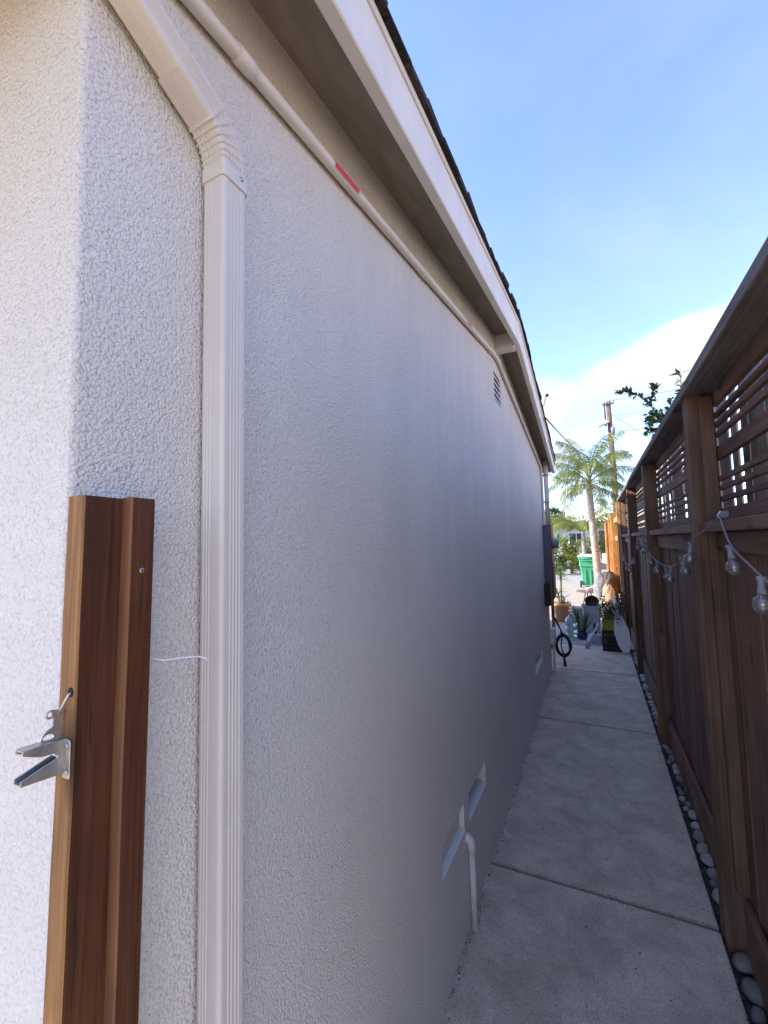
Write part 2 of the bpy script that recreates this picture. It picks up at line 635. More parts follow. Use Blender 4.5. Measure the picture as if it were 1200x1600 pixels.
bed = struct(MB().box((-0.70, -6, -0.10), (0.358, 6.75, -0.035)).build('concrete_path', M_dirt))
ys = [-6.0, -2.1, 0.28, 2.105, 3.915, 5.45, 6.72]
for i in range(len(ys) - 1):
    a, b_ = ys[i] + (0.009 if 2 < ys[i] < 2.2 else 0.005), ys[i + 1] - (0.009 if 2 < ys[i + 1] < 2.2 else 0.005)
    m = MB()
    nseg = 14
    # near and far edges wander a little, as a hand-tooled joint does
    def edge(y, sd):
        pts = []
        for k in range(nseg + 1):
            t = k / nseg
            x = -0.60 + (GX + 0.60) * t
            pts.append((x, y + 0.012 * (t - 0.5) * (1 if y < 3 else 0.3) + 0.004 * mnoise.noise(Vector((x * 6, y * 3, sd)))))
        return pts
    lo_, hi_ = edge(a, 1.0), edge(b_, 1.0)
    m.prism(lo_ + hi_[::-1], 'z', -0.09, 0.0)
    me = m.mesh('slab', M_path)
    bm = bmesh.new()
    bm.from_mesh(me)
    top = [e for e in bm.edges if all(abs(v.co.z) < 1e-5 for v in e.verts) and len(e.link_faces) == 2]
    bmesh.ops.bevel(bm, geom=top, offset=0.006, segments=2, affect='EDGES')
    bm.to_mesh(me)
    bm.free()
    put(bpy.data.objects.new('slab', me), bed)

struct(MB().box((-9, 6.73, -0.10), (0.9, 23.0, -0.012)).build('driveway', M_dirt))
drv = bpy.data.objects['driveway']
for y0, y1 in ((6.735, 9.4), (9.415, 11.6), (11.615, 13.4), (13.415, 15.6), (15.615, 18.4), (18.415, 21.6)):
    for x0, x1 in ((-9, -3.1), (-3.085, 0.9)):
        MB().box((x0, y0, -0.05), (x1, y1, -0.002)).build('slab', M_drive, drv, 0.006)
struct(MB().box((-120, 21.7, -0.10), (120, 22.95, -0.004)).build('pavement', M_drive))
struct(MB().box((-120, 22.96, -0.10), (120, 23.12, 0.0)).build('kerb', M_drive, None, 0.015))
struct(MB().box((-120, 23.13, -0.105), (120, 31.0, -0.095)).build('road', M_asph))
struct(MB().box((-120, 31.02, -0.10), (120, 31.18, 0.03)).build('kerb', M_drive, None, 0.015))
struct(MB().box((-120, 31.19, -0.10), (120, 33.0, 0.02)).build('pavement', M_drive))

# strip of soil, grit and river stones between path and fence
strip = struct(MB().box((GX + 0.003, -1.0, -0.10), (0.60, 9.5, -0.032)).build('stone_strip', M_dirt))


def pebble(seed, sub=2):
    bm = bmesh.new()
    bmesh.ops.create_icosphere(bm, subdivisions=sub, radius=1.0)
    for v in bm.verts:
        n = v.co.normalized()
        v.co = n * (1 + 0.22 * mnoise.noise(n * 1.1 + Vector((seed * 3.7, 0, 0))) + 0.06 * mnoise.noise(n * 3 + Vector((0, seed * 5.1, 0))))
        v.co.z = max(v.co.z, -0.75)
    for f in bm.faces:
        f.smooth = True
    me = bpy.data.meshes.new('stone')
    bm.to_mesh(me)
    bm.free()
    me.materials.append(M_stone)
    return me


pebs = [pebble(i) for i in range(9)]
y = 1.15
k = 0
while y < 6.6:
    big = rnd.random()
    a = rnd.uniform(0.030, 0.052) if big > 0.25 else rnd.uniform(0.018, 0.028)
    bx = a * rnd.uniform(0.62, 0.85)
    if not (2.60 < y < 2.66 or 3.05 < y < 3.32 and rnd.random() < 0.5):
        inst('stone', pebs[k % 9], strip, (GX + 0.012 + bx * 0.9 + rnd.uniform(0, 0.02), y + a, -0.022 + rnd.uniform(-0.004, 0.012)),
             (rnd.uniform(-.15, .15), rnd.uniform(-.15, .15), rnd.uniform(-0.5, 0.5)), (bx, a, bx * rnd.uniform(0.5, 0.8)))
        if rnd.random() < 0.55:
            s2 = rnd.uniform(0.014, 0.024)
            inst('stone', pebs[(k * 5 + 2) % 9], strip, (GX + 0.028 + bx * 2 + s2, y + rnd.uniform(0, 2 * a), -0.024), (0, 0, rnd.uniform(0, 3)), (s2, s2 * 1.3, s2 * 0.7))
    y += 2 * a * rnd.uniform(0.88, 1.12)
    k += 1
gm = MB()
for i in range(2600):
    s = rnd.uniform(0.003, 0.009)
    c = Vector((rnd.uniform(GX + 0.006, 0.47), rnd.uniform(0.9, 7.5), -0.03 + s * 0.4))
    vs = [c + Vector(d) * s * rnd.uniform(0.6, 1.2) for d in ((1, 0, 0), (-1, 0, 0), (0, 1, 0), (0, -1, 0), (0, 0, 0.7), (0, 0, -0.7))]
    gm.add(vs, [(0, 2, 4), (2, 1, 4), (1, 3, 4), (3, 0, 4), (2, 0, 5), (1, 2, 5), (3, 1, 5), (0, 3, 5)], True)
stuff(gm.build('gravel', M_grit, strip))

# grit washed against the wall foot and into the joints, a few dry leaf crumbs
gm = MB()
for i in range(1500):
    k_ = rnd.random()
    if k_ < 0.6:
        x, y = -0.508 + abs(rnd.gauss(0, 0.014)), rnd.uniform(0.9, 5.4)
    elif k_ < 0.8:
        x, y = GX - abs(rnd.gauss(0, 0.02)), rnd.uniform(1.2, 6.6)
    else:
        x, y = rnd.uniform(-0.5, 0.34), rnd.choice((2.105, 3.915, 5.45)) + rnd.gauss(0, 0.012)
    s_ = rnd.uniform(0.0012, 0.004)
    c = Vector((x, y, s_ * 0.3))
    vs = [c + Vector(d) * s_ * rnd.uniform(0.6, 1.3) for d in ((1, 0, 0), (-1, 0, 0), (0, 1, 0), (0, -1, 0), (0, 0, 0.7), (0, 0, -0.5))]
    gm.add(vs, [(0, 2, 4), (2, 1, 4), (1, 3, 4), (3, 0, 4), (2, 0, 5), (1, 2, 5), (3, 1, 5), (0, 3, 5)])
stuff(gm.build('grit', M_grit, bed))
gm = MB()
for i in range(46):
    c = Vector((rnd.uniform(-0.48, 0.33), rnd.uniform(1.3, 6.3), 0.002))
    a = rnd.uniform(0, 6.28)
    d = Vector((math.cos(a), math.sin(a), 0))
    n_ = Vector((-d.y, d.x, 0))
    L_ = rnd.uniform(0.004, 0.012)
    gm.add([c, c + d * L_ * 0.5 + n_ * L_ * 0.3 + Vector((0, 0, 0.002)), c + d * L_ + Vector((0, 0, 0.003)), c + d * L_ * 0.5 - n_ * L_ * 0.3], [(0, 1, 2, 3)])
stuff(gm.build('leaf_litter', pm('dry_crumb', (0.05, 0.032, 0.02), (0.16, 0.11, 0.07), (40, 40, 40), 0.9), bed))

# ------------------------------------------------------------------ house
WX, Y0, Y1 = -0.511, 0.262, 5.37
RY = 2.76
FRONT, BACK = -0.36, 5.47          # roof edges


def zs(y):                          # underside of the roof at the gable
    return 2.832 - (0.155 * (RY - y) if y < RY else 0.168 * (y - RY))


house = thing('stucco_house', 'white stucco bungalow with low gable roof along the left of the path', 'house', (-2.5, 2.8, 0))

# openings in the gable wall: (y0, y1, z0, z1)
OPEN = [(1.425, 1.690, 0.375, 0.478), (1.765, 2.050, 0.372, 0.476), (3.93, 4.50, 0.335, 0.452), (2.640, 2.850, 2.380, 2.565)]
yb = sorted(set([Y0 + 0.007, RY, Y1] + [v for o in OPEN for v in o[:2]]))
m = MB()
DEP = 0.05
for i in range(len(yb) - 1):
    a, b_ = yb[i], yb[i + 1]
    zz = [-0.1]
    hs_ = sorted([o for o in OPEN if o[0] <= a + 1e-6 and o[1] >= b_ - 1e-6], key=lambda o: o[2])
    lo_ = -0.1
    for o in hs_:
        m.add([(WX, a, lo_), (WX, b_, lo_), (WX, b_, o[2]), (WX, a, o[2])], [(0, 1, 2, 3)])
        lo_ = o[3]
    m.add([(WX, a, lo_), (WX, b_, lo_), (WX, b_, zs(b_) + 0.02), (WX, a, zs(a) + 0.02)], [(0, 1, 2, 3)])
for (a, b_, c_, d_) in OPEN:
    p = [(a, c_), (b_, c_), (b_, d_), (a, d_)]
    for j in range(4):
        q, r_ = p[j], p[(j + 1) % 4]
        m.add([(WX, *q), (WX, *r_), (WX - DEP, *r_), (WX - DEP, *q)], [(0, 1, 2, 3)])
# rounded corner and front wall
arc = [(WX - 0.007 + 0.007 * math.cos(t), Y0 + 0.007 - 0.007 * math.sin(t)) for t in [math.pi / 2 * q / 5 for q in range(6)]]
col = [[(x, yy, -0.1) for x, yy in arc], [(x, yy, zs(yy) + 0.02) for x, yy in arc]]
m.rings(col, closed=False, caps=False)
XB = -8.5
m.add([(WX - 0.007, Y0, -0.1), (XB, Y0, -0.1), (XB, Y0, zs(Y0) + 0.02), (WX - 0.007, Y0, zs(Y0) + 0.02)], [(0, 1, 2, 3)])
m.add([(WX, Y1, -0.1), (XB, Y1, -0.1), (XB, Y1, zs(Y1) + 0.02), (WX, Y1, zs(Y1) + 0.02)], [(3, 2, 1, 0)])
m.add([(XB, Y0, -0.1), (XB, Y1, -0.1), (XB, Y1, zs(Y1)), (XB, RY, zs(RY)), (XB, Y0, zs(Y0))], [(0, 1, 2, 3, 4)])
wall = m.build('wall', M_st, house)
for sd in wall.data.polygons:
    pass

# soffit and roof
def bxo(y):                          # outer face of the barge board
    return -0.342 - 0.0081 * (y - 0.5)


def roof_strip(name, mat, y0, y1, dz0, dz1, xo, xi, parent, bevel=0.0):
    """sloping board between y0 and y1 from zs+dz0 to zs+dz1, outer edge bxo+xo, inner edge fixed xi or bxo+..."""
    mm = MB()
    vs = []
    for yy in (y0, y1):
        z = zs(yy) if not (abs(yy - RY) < 1e-6) else 2.832
        X1 = bxo(yy) + xo
        X0 = xi if xi < -0.45 else bxo(yy) + (xi + 0.4)
        vs += [(X0, yy, z + dz0), (X1, yy, z + dz0), (X1, yy, z + dz1), (X0, yy, z + dz1)]
    mm.add(vs, [(0, 1, 2, 3), (7, 6, 5, 4), (0, 4, 5, 1), (1, 5, 6, 2), (2, 6, 7, 3), (3, 7, 4, 0)])
    return mm.build(name, mat, parent, bevel)


INB = -0.43                          # encodes inner edge 30 mm behind the outer face
roof = None
for y0, y1 in ((FRONT, RY), (RY, BACK)):
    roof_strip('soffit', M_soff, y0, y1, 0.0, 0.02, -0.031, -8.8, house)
    bb = roof_strip('barge_board', M_trim, y0, y1, -0.085, 0.050, 0.0, INB, house, 0.003)
    roof_strip('trim_strip', M_trim, y0, y1, 0.0505, 0.066, 0.007, INB, house, 0.003)
m = MB()
for y0, y1 in ((FRONT, RY), (RY, BACK)):
    vs = []
    for yy in (y0, y1):
        z = zs(yy)
        vs += [(-8.8, yy, z + 0.021), (-0.376, yy, z + 0.021), (-0.376, yy, z + 0.066), (-8.8, yy, z + 0.066)]
    m.add(vs, [(0, 1, 2, 3), (7, 6, 5, 4), (0, 4, 5, 1), (1, 5, 6, 2), (2, 6, 7, 3), (3, 7, 4, 0)])
roof = m.build('roof', M_shing, house)
# shingle courses along the rake
yy = FRONT - 0.02
while yy < RY - 0.03:
    e = min(yy + 0.150, RY + 0.03)
    mm = MB()
    ov = rnd.uniform(0.018, 0.024)
    t0 = rnd.uniform(0.020, 0.027)
    vs = []
    for q, th in ((yy, t0), (e, t0 - 0.007)):
        z = zs(min(q, RY)) + 0.0670
        vs += [(-0.75, q, z), (bxo(q) + ov, q, z + rnd.uniform(-0.002, 0.001)), (bxo(q) + ov + rnd.uniform(-.006, .004), q, z + th), (-0.75, q, z + th)]
    mm.add(vs, [(0, 1, 2, 3), (7, 6, 5, 4), (0, 4, 5, 1), (1, 5, 6, 2), (2, 6, 7, 3), (3, 7, 4, 0)])
    mm.build('shingle', M_shing, roof)
    yy += 0.136
yy = BACK + 0.03
while yy > RY + 0.03:
    e = max(yy - 0.150, RY - 0.03)
    mm = MB()
    ov = rnd.uniform(0.016, 0.024)
    t0 = rnd.uniform(0.020, 0.027)
    vs = []
    for q, th in ((yy, t0), (e, t0 - 0.007)):
        z = zs(max(q, RY)) + 0.0670
        vs += [(-0.75, q, z), (bxo(q) + ov, q, z), (bxo(q) + ov + rnd.uniform(-.006, .004), q, z + th), (-0.75, q, z + th)]
    mm.add(vs, [(0, 1, 2, 3), (7, 6, 5, 4), (0, 4, 5, 1), (1, 5, 6, 2), (2, 6, 7, 3), (3, 7, 4, 0)])
    mm.build('shingle', M_shing, roof)
    yy -= 0.136
# ridge beam end carrying the barge boards
MB().box((WX - 0.02, RY - 0.045, zs(RY) - 0.105), (bxo(RY) - 0.032, RY + 0.045, zs(RY) - 0.008)).build('ridge_beam', M_trim, house, 0.003)
# front and rear fascia and the frieze under the front eave
MB().box((-8.8, FRONT - 0.03, zs(FRONT) - 0.06), (-0.385, FRONT - 0.002, zs(FRONT) + 0.05)).build('fascia', M_trim, house, 0.003)
MB().box((-8.8, BACK - 0.026, zs(BACK) - 0.07), (-0.42, BACK + 0.002, zs(BACK) + 0.05)).build('fascia', M_trim, house, 0.003)
MB().box((-8.4, Y0 - 0.022, 2.285), (-0.722, Y0 - 0.001, 2.40)).build('frieze_board', M_trim, house, 0.004)

# unseen set-back wing and roof, added to shade the far end of the path
MB().box((-8.4, Y1 + 0.002, -0.1), (-1.25, 6.95, 2.45)).build('added_shade_wing', M_st, house)
MB().box((-8.6, BACK + 0.005, 2.452), (-1.0, 7.15, 2.62)).build('added_shade_roof', M_shing, house)

# gable vent with louvers
a, b_, c_, d_ = OPEN[3]
v = MB().box((WX - 0.049, a + 0.001, c_ + 0.001), (WX - 0.045, b_ - 0.001, d_ - 0.001)).build('gable_vent', M_dark, house)
for i in range(5):
    z = c_ + 0.012 + i * (d_ - c_ - 0.01) / 5
    mm = MB()
    mm.add([(WX - 0.016, a + 0.002, z + 0.006), (WX - 0.016, b_ - 0.002, z + 0.006), (WX - 0.001, b_ - 0.002, z), (WX - 0.001, a + 0.002, z),
            (WX - 0.016, a + 0.002, z + 0.012), (WX - 0.016, b_ - 0.002, z + 0.012), (WX - 0.001, b_ - 0.002, z + 0.009), (WX - 0.001, a + 0.002, z + 0.009)],
           [(0, 3, 2, 1), (4, 5, 6, 7), (0, 1, 5, 4), (1, 2, 6, 5), (2, 3, 7, 6), (3, 0, 4, 7)])
    mm.build('louver', M_trim, v)
# crawl-space vents with sloping sills
for i, (a, b_, c_, d_) in enumerate(OPEN[:3]):
    back = M_pvc if i == 0 else M_screen
    v = MB().box((WX - 0.049, a + 0.001, c_ + 0.001), (WX - (0.020 if i == 0 else 0.042), b_ - 0.001, d_ - 0.001)).build('crawl_space_vent', back, house)
    if i == 0:
        v['label'] = 'crawl space opening closed with a beige board'
    mm = MB()
    mm.prism([(WX - 0.045, c_ + 0.002), (WX + 0.004, c_ + 0.002), (WX + 0.004, c_ + 0.006), (WX - 0.045, c_ + 0.020)], 'y', a + 0.002, b_ - 0.002)
    mm.build('sill', M_trim, v)
    if i != 0:
        for q in range(1, int((b_ - a) / 0.05)):
            yq = a + q * 0.05
            MB().box((WX - 0.041, yq - 0.002, c_ + 0.02), (WX - 0.037, yq + 0.002, d_ - 0.002)).build('screen_bar', M_zinc, v)

# ------------------------------------------------------------------ downspout
ds = thing('downspout', 'white ribbed aluminium downspout with angled elbow at the house corner', 'downspout', (-0.484, 0.4515, 0.0))
DX0, DX1, DY0, DY1 = -0.505, -0.461, 0.429, 0.475


def ds_profile(grow=0.0, grooves=True):
    """closed outline in local (x, s): x away from the wall, s along the wall"""
    w, d = (DX1 - DX0) / 2 + grow, (DY1 - DY0) / 2 + grow
    r = 0.006
    pts = []
    def side(p0, p1, nrm, gs):
        L_ = (Vector(p1) - Vector(p0)).length
        t = (Vector(p1) - Vector(p0)).normalized()
        n_ = Vector(nrm)
        pts.append(Vector(p0))
        if grooves:
            for gpos in gs:
                for o_, dep in ((-0.0022, 0), (-0.0010, -0.0013), (0.0010, -0.0013), (0.0022, 0)):
                    pts.append(Vector(p0) + t * (gpos * L_ + o_) + n_ * dep)
        pts.append(Vector(p1))
    def corner(c, a0):
        for q in range(1, 4):
            a = a0 + math.pi / 2 * q / 4
            pts.append(Vector(c) + Vector((math.cos(a), math.sin(a))) * r)
    # starting at the -s side (towards the camera), going +x
    side((-w + r, -d), (w - r, -d), (0, -1), (0.13, 0.30, 0.48))
    corner((w - r, -d + r), -math.pi / 2)
    side((w, -d + r), (w, d - r), (1, 0), (0.22, 0.40, 0.58, 0.76))
    corner((w - r, d - r), 0)
    side((w - r, d), (-w + r, d), (0, 1), (0.25, 0.5, 0.75))
    corner((-w + r, d - r), math.pi / 2)
    side((-w, d - r), (-w, -d + r), (-1, 0), (0.3, 0.7))
    corner((-w + r, -d + r), math.pi)
    return pts


CX_, CY_ = (DX0 + DX1) / 2, (DY0 + DY1) / 2


def sweep(path, grow=None, grooves=True):
    """path: list of (s, z, tangent angle from vertical, extra growth)"""
    rings = []
    for s, z, a, gr in path:
        pr = ds_profile(gr, grooves)
        rings.append([(CX_ + p.x, s + p.y * math.cos(a), z + p.y * math.sin(a)) for p in pr])
    return rings


ZB = 2.052
m = MB().rings(sweep([(CY_, 0.02, 0, 0), (CY_, 1.0, 0, 0), (CY_, ZB, 0, 0)]), True, True, False)
m.build('pipe', M_alu, ds)
BEND = R(65)
rad = 0.070
path = [(CY_, ZB - 0.004, 0, 0.0022), (CY_, ZB + 0.018, 0, 0.0022)]
MB().rings(sweep(path, grooves=False), True, True, False).build('collar', M_alu, ds)
pl = []
z0 = ZB + 0.018
pl.append((CY_, z0, 0, 0.001))
steps = 30
for i in range(steps + 1):
    a = BEND * i / steps
    gr = 0.0012 + (0.0016 if (i % 5) in (2, 3) else 0.0)
    pl.append((CY_ - rad * (1 - math.cos(a)), z0 + 0.004 + rad * math.sin(a), a, gr))
s_end, z_end = pl[-1][0], pl[-1][1]
dx_, dz_ = -math.sin(BEND), math.cos(BEND)
pl.append((s_end + dx_ * 0.02, z_end + dz_ * 0.02, BEND, 0.0012))
pl.append((s_end + dx_ * 0.055, z_end + dz_ * 0.055, BEND, 0.0012))
MB().rings(sweep(pl), True, True, False).build('elbow', M_alu, ds)
pl2 = [(s_end + dx_ * t, z_end + dz_ * t, BEND, g_) for t, g_ in ((0.045, -0.0012), (0.060, -0.0012), (0.25, -0.0012), (0.58, -0.0012))]
MB().rings(sweep(pl2), True, True, False).build('offset_pipe', M_alu, ds)
mm = MB()
mm.lathe([(0.004, 0), (0.0035, 0.0015), (0.001, 0.002)], (0, 0, 0), 10)
mm.build('screw', M_zinc, ds, loc=(DX1 + 0.0022, CY_ + 0.010, ZB + 0.012), rot=(0, R(90), 0))
# gutter under the front eave that the downspout drains
gut = thing('rain_gutter', 'white gutter along the front eave above the corner', 'gutter', (-3, FRONT - 0.09, 2.3))
mm = MB()
mm.rings([[(x, FRONT - 0.032, 2.40), (x, FRONT - 0.032, 2.29), (x, FRONT - 0.11, 2.29), (x, FRONT - 0.15, 2.40), (x, FRONT - 0.145, 2.40), (x, FRONT - 0.107, 2.294), (x, FRONT - 0.036, 2.294), (x, FRONT - 0.036, 2.40)] for x in (-8.6, -0.40)], True, True, False)
mm.build('trough', M_alu, gut)

# ------------------------------------------------------------------ conduit with labels
cd = thing('wall_conduit', 'beige conduit with red labels running under the gable eave', 'conduit', (-0.495, 5.1, 1.6))
CXX = -0.496
cp = [(-0.10, 2.245), (0.398, 2.313), (0.78, 2.368), (1.36, 2.455), (1.966, 2.548), (2.56, 2.643), (2.68, 2.656), (2.76, 2.652), (2.86, 2.634), (3.685, 2.518), (4.654, 2.378), (4.93, 2.335), (5.03, 2.315), (5.075, 2.28), (5.09, 2.22), (5.095, 1.95), (5.10, 1.72), (5.10, 1.62), (5.08, 1.50), (5.075, 1.42)]
MB().tube([(CXX, a, b_) for a, b_ in cp], 0.0125, 10).build('pipe', M_pvc, cd)


def on_conduit(yq):
    for i in range(len(cp) - 1):
        if cp[i][0] <= yq <= cp[i + 1][0]:
            t = (yq - cp[i][0]) / (cp[i + 1][0] - cp[i][0])
            return Vector((CXX, yq, cp[i][1] + t * (cp[i + 1][1] - cp[i][1])))
    return None


for yq in (0.505, 1.38, 2.50, 3.45, 4.60):
    MB().tube([on_conduit(yq - 0.02), on_conduit(yq - 0.004), on_conduit(yq + 0.004), on_conduit(yq + 0.02)], 0.0146, 12).build('coupling', M_pvc, cd)


def label_on(y0, y1, worn):
    p, q = on_conduit(y0), on_conduit(y1)
    t = (q - p).normalized()
    u = Vector((1, 0, 0))
    w = t.cross(u).normalized()
    if w.z > 0:
        w = -w
    for nm, mt, a0, a1 in (('red_label', M_red, -5, 42), ('label_print', M_pink, 42, 95)):
        arcs = []
        for pt in (p, q):
            arcs.append([pt + (u * math.cos(R(a)) + (-w) * math.sin(R(a)) * -1) * 0.0131 if False else pt + (u * math.cos(R(a)) - w * math.sin(R(a)) * -1 * -1) * 0.0131 for a in [a0 + (a1 - a0) * k / 6 - 30 for k in range(7)]])
        MB().rings(arcs, False, False).build(nm, mt if not worn else M_pink, cd)


label_on(0.775, 0.885, False)
label_on(1.93, 2.02, True)
label_on(2.80, 2.86, True)
label_on(3.66, 3.74, True)
label_on(4.66, 4.78, True)

# ------------------------------------------------------------------ gate post and latch
post = thing('gate_post', 'reddish brown timber gate post with stop strip on the house corner', 'gate post', (-0.495, 0.29, 0.0))
LEAN = R(-0.9)
PR = dict(loc=(0, 0.262, 1.55), rot=(LEAN, 0, 0))


def plank(name, x0, x1, y0, y1, z0, z1, mats, parent):
    """post board in coordinates relative to y=.262,z=1.55; -y faces take the second material"""
    mm = MB()
    nz = 24
    for i in range(nz + 1):
        pass
    ring = []
    for i in range(nz + 1):
        z = z0 + (z1 - z0) * i / nz
        w = 0.0012 * mnoise.noise(Vector((z * 5, x0 * 40, 0))) + 0.0007 * mnoise.noise(Vector((z * 27, 3, x1 * 30)))
        c = 0.0018
        ring.append([(x0, y0 + w, z), (x1 - c, y0 + w, z), (x1, y0 + c + w, z), (x1, y1 - c, z), (x1 - c, y1, z), (x0, y1, z)])
    mm.rings(ring, True, True, False)
    me = mm.mesh(name, mats)
    for p in me.polygons:
        if p.normal.y < -0.6:
            p.material_index = 1
    o = bpy.data.objects.new(name, me)
    return put(o, parent, **PR)


XW = WX + 0.0015
plank('main_board', XW, -0.4815, 0.0, 0.0655, -1.55, 0.008, (M_postv, M_postl), post)
plank('stop_strip', -0.4812, -0.4655, 0.0415, 0.0710, -1.55, 0.009, (M_postv, M_posts), post)
for (x, yy, z, nm) in ((-0.4652, 0.056, -0.075, 'screw'), (-0.4652, 0.057, -0.62, 'screw')):
    MB().lathe([(0.0032, 0), (0.0030, 0.0008), (0.0012, 0.0004)], (0, 0, 0), 10).build(nm, M_zinc, post, loc=(x, 0.262 + yy + 0.0157 * z, 1.55 + z), rot=(0, R(90), 0))
# drying cracks and a torn splinter
def crack(x, y0, z0, z1, w, amp):
    n_ = 14
    L_, R_ = [], []
    for i in range(n_ + 1):
        t = i / n_
        z = z0 + (z1 - z0) * t
        yy = y0 + amp * mnoise.noise(Vector((z * 30, y0 * 90, 0))) + 0.0157 * (z - 1.55)
        ww = w * math.sin(math.pi * min(max(t, 0.02), 0.98)) + 0.0001
        L_.append((x, yy - ww, z))
        R_.append((x, yy + ww, z))
    mm = MB()
    mm.rings([L_, R_], False, False, False)
    mm.build('crack', M_dark, post)


crack(-0.4810, 0.262 + 0.0165, 1.285, 1.345, 0.0004, 0.004)
crack(-0.4810, 0.262 + 0.030, 1.42, 1.556, 0.00035, 0.003)
crack(-0.4810, 0.262 + 0.010, 1.05, 1.20, 0.0003, 0.003)
crack(-0.4651, 0.262 + 0.0562, 1.405, 1.472, 0.0006, 0.0012)
crack(-0.4651, 0.262 + 0.0640, 1.02, 1.30, 0.00025, 0.004)
MB().prism([(0.262 + 0.0352, 1.192), (0.262 + 0.0405, 1.190), (0.262 + 0.0405, 1.212), (0.262 + 0.0372, 1.207)], 'x', -0.4814, -0.4775).build('splinter', M_postl, post, 0.0008)
# bore hole for the latch cord in the sawn face, lined dark
MB().lathe([(0.0048, -0.0002), (0.0048, 0.0006), (0.0046, 0.0007)], (0, 0, 0), 14).build('cord_hole', M_dark, post, loc=(-0.4895, 0.2594, 1.3545), rot=(R(90), 0, 0))

la = thing('gate_latch', 'galvanised gate latch with open jaws screwed to the gate post', 'latch', (-0.495, 0.2595, 1.29))
LX = -0.4955


def plate(poly, x0, x1, name, parent, bevel=0.0006):
    return MB().prism(poly, 'x', x0, x1).build(name, M_zinc, parent, bevel)


body = [(0.2590, 1.3085), (0.2215, 1.3112), (0.2212, 1.3066), (0.2300, 1.3022), (0.2385, 1.2988), (0.2430, 1.2985), (0.2475, 1.2978), (0.2520, 1.2945), (0.2505, 1.2925), (0.2420, 1.2900), (0.2206, 1.2838), (0.2206, 1.2785), (0.2590, 1.2745)]
# two cheeks of the folded housing
plate(body, LX, LX + 0.0016, 'cheek', la)
plate(body, LX - 0.0115, LX - 0.0099, 'cheek', la)
# webs closing the fold along the jaws
for (a, b_) in (((0.2590, 1.3082), (0.2216, 1.3109)), ((0.2590, 1.2748), (0.2207, 1.2788))):
    mm = MB()
    t = 0.0007 if b_[1] > 1.3 else -0.0007
    mm.add([(LX - 0.0098, a[0], a[1]), (LX, a[0], a[1]), (LX, b_[0], b_[1]), (LX - 0.0098, b_[0], b_[1]), (LX - 0.0098, a[0], a[1] - t * 2), (LX, a[0], a[1] - t * 2), (LX, b_[0], b_[1] - t * 2), (LX - 0.0098, b_[0], b_[1] - t * 2)],
           [(0, 3, 2, 1), (4, 5, 6, 7), (0, 1, 5, 4), (1, 2, 6, 5), (2, 3, 7, 6), (3, 0, 4, 7)])
    mm.build('web', M_zinc, la)
# mounting flange flat on the post
fl = MB().prism([(LX - 0.0005, 1.2705), (LX + 0.0105, 1.2705), (LX + 0.0122, 1.2725), (LX + 0.0122, 1.3055), (LX + 0.0100, 1.3090), (LX - 0.0005, 1.3090)], 'y', 0.2566, 0.2582).build('flange', M_zinc, la, 0.0005)
for z in (1.2770, 1.3030):
    s = MB().lathe([(0.0030, 0), (0.0028, 0.0010), (0.0014, 0.0013)], (0, 0, 0), 12).build('screw', M_zinc, fl, loc=(LX + 0.0068, 0.2566, z), rot=(R(90), 0, 0))
MB().tube([(LX - 0.013, 0.2535, 1.2930), (LX + 0.0026, 0.2535, 1.2930)], 0.0022, 10).build('pivot', M_zinc, la)
# locking lever with thumb tab, ring cut-out and cord
lev = [(0.2500, 1.3080), (0.2440, 1.3085), (0.2384, 1.3118), (0.2405, 1.3160), (0.2440, 1.3195), (0.2478, 1.3212), (0.2496, 1.3231), (0.2494, 1.3310), (0.2480, 1.3330), (0.2484, 1.3394), (0.2585, 1.3360), (0.2588, 1.3300), (0.2570, 1.3228), (0.2570, 1.3160), (0.2580, 1.3120), (0.2560, 1.3080)]
hole = [(0.2455 + 0.0042 * math.cos(a) * 1.15, 1.3132 + 0.0032 * math.sin(a)) for a in [2 * math.pi * k / 12 for k in range(12)]]
bm = bmesh.new()
vo = [bm.verts.new((0, *p)) for p in lev]
vi = [bm.verts.new((0, *p)) for p in hole]
eo = [bm.edges.new((vo[i], vo[(i + 1) % len(vo)])) for i in range(len(vo))]
ei = [bm.edges.new((vi[i], vi[(i + 1) % len(vi)])) for i in range(len(vi))]
bmesh.ops.triangle_fill(bm, use_beauty=True, edges=eo + ei)
ex = bmesh.ops.extrude_face_region(bm, geom=list(bm.faces))
for v_ in [q for q in ex['geom'] if isinstance(q, bmesh.types.BMVert)]:
    v_.co.x += 0.0018
bmesh.ops.recalc_face_normals(bm, faces=bm.faces)
for v_ in bm.verts:
    v_.co.x += LX - 0.0065
me = bpy.data.meshes.new('lever')
bm.to_mesh(me)
bm.free()
me.materials.append(M_zinc)
lever = put(bpy.data.objects.new('lever', me), la)
MB().tube([(LX - 0.0058 + 0.0052 * math.cos(a) * 0, 0.2478 + 0.0034 * math.cos(a) - 0.001, 1.3348 + 0.0034 * math.sin(a)) for a in [math.pi * 0.2 + 1.6 * math.pi * k / 10 for k in range(11)]], 0.0012, 6).build('thumb_tab', M_zinc, lever)
MB().tube([(LX - 0.0050, 0.2548, 1.3325), (LX - 0.0020, 0.2545, 1.3380), (LX + 0.0020, 0.2555, 1.3450), (LX + 0.0050, 0.2575, 1.3520), (LX + 0.0062, 0.2605, 1.3550)], 0.0011, 6).build('pull_wire', M_zinc, la)
tag(MB().tube([(-0.478, 0.335, 1.372), (-0.470, 0.350, 1.366), (-0.463, 0.372, 1.3645), (-0.458, 0.390, 1.362), (-0.455, 0.3985, 1.358), (-0.4535, 0.4035, 1.3515)], 0.0009, 6).build('string', M_wire), 'thin white string sticking out from behind the gate post', 'string')

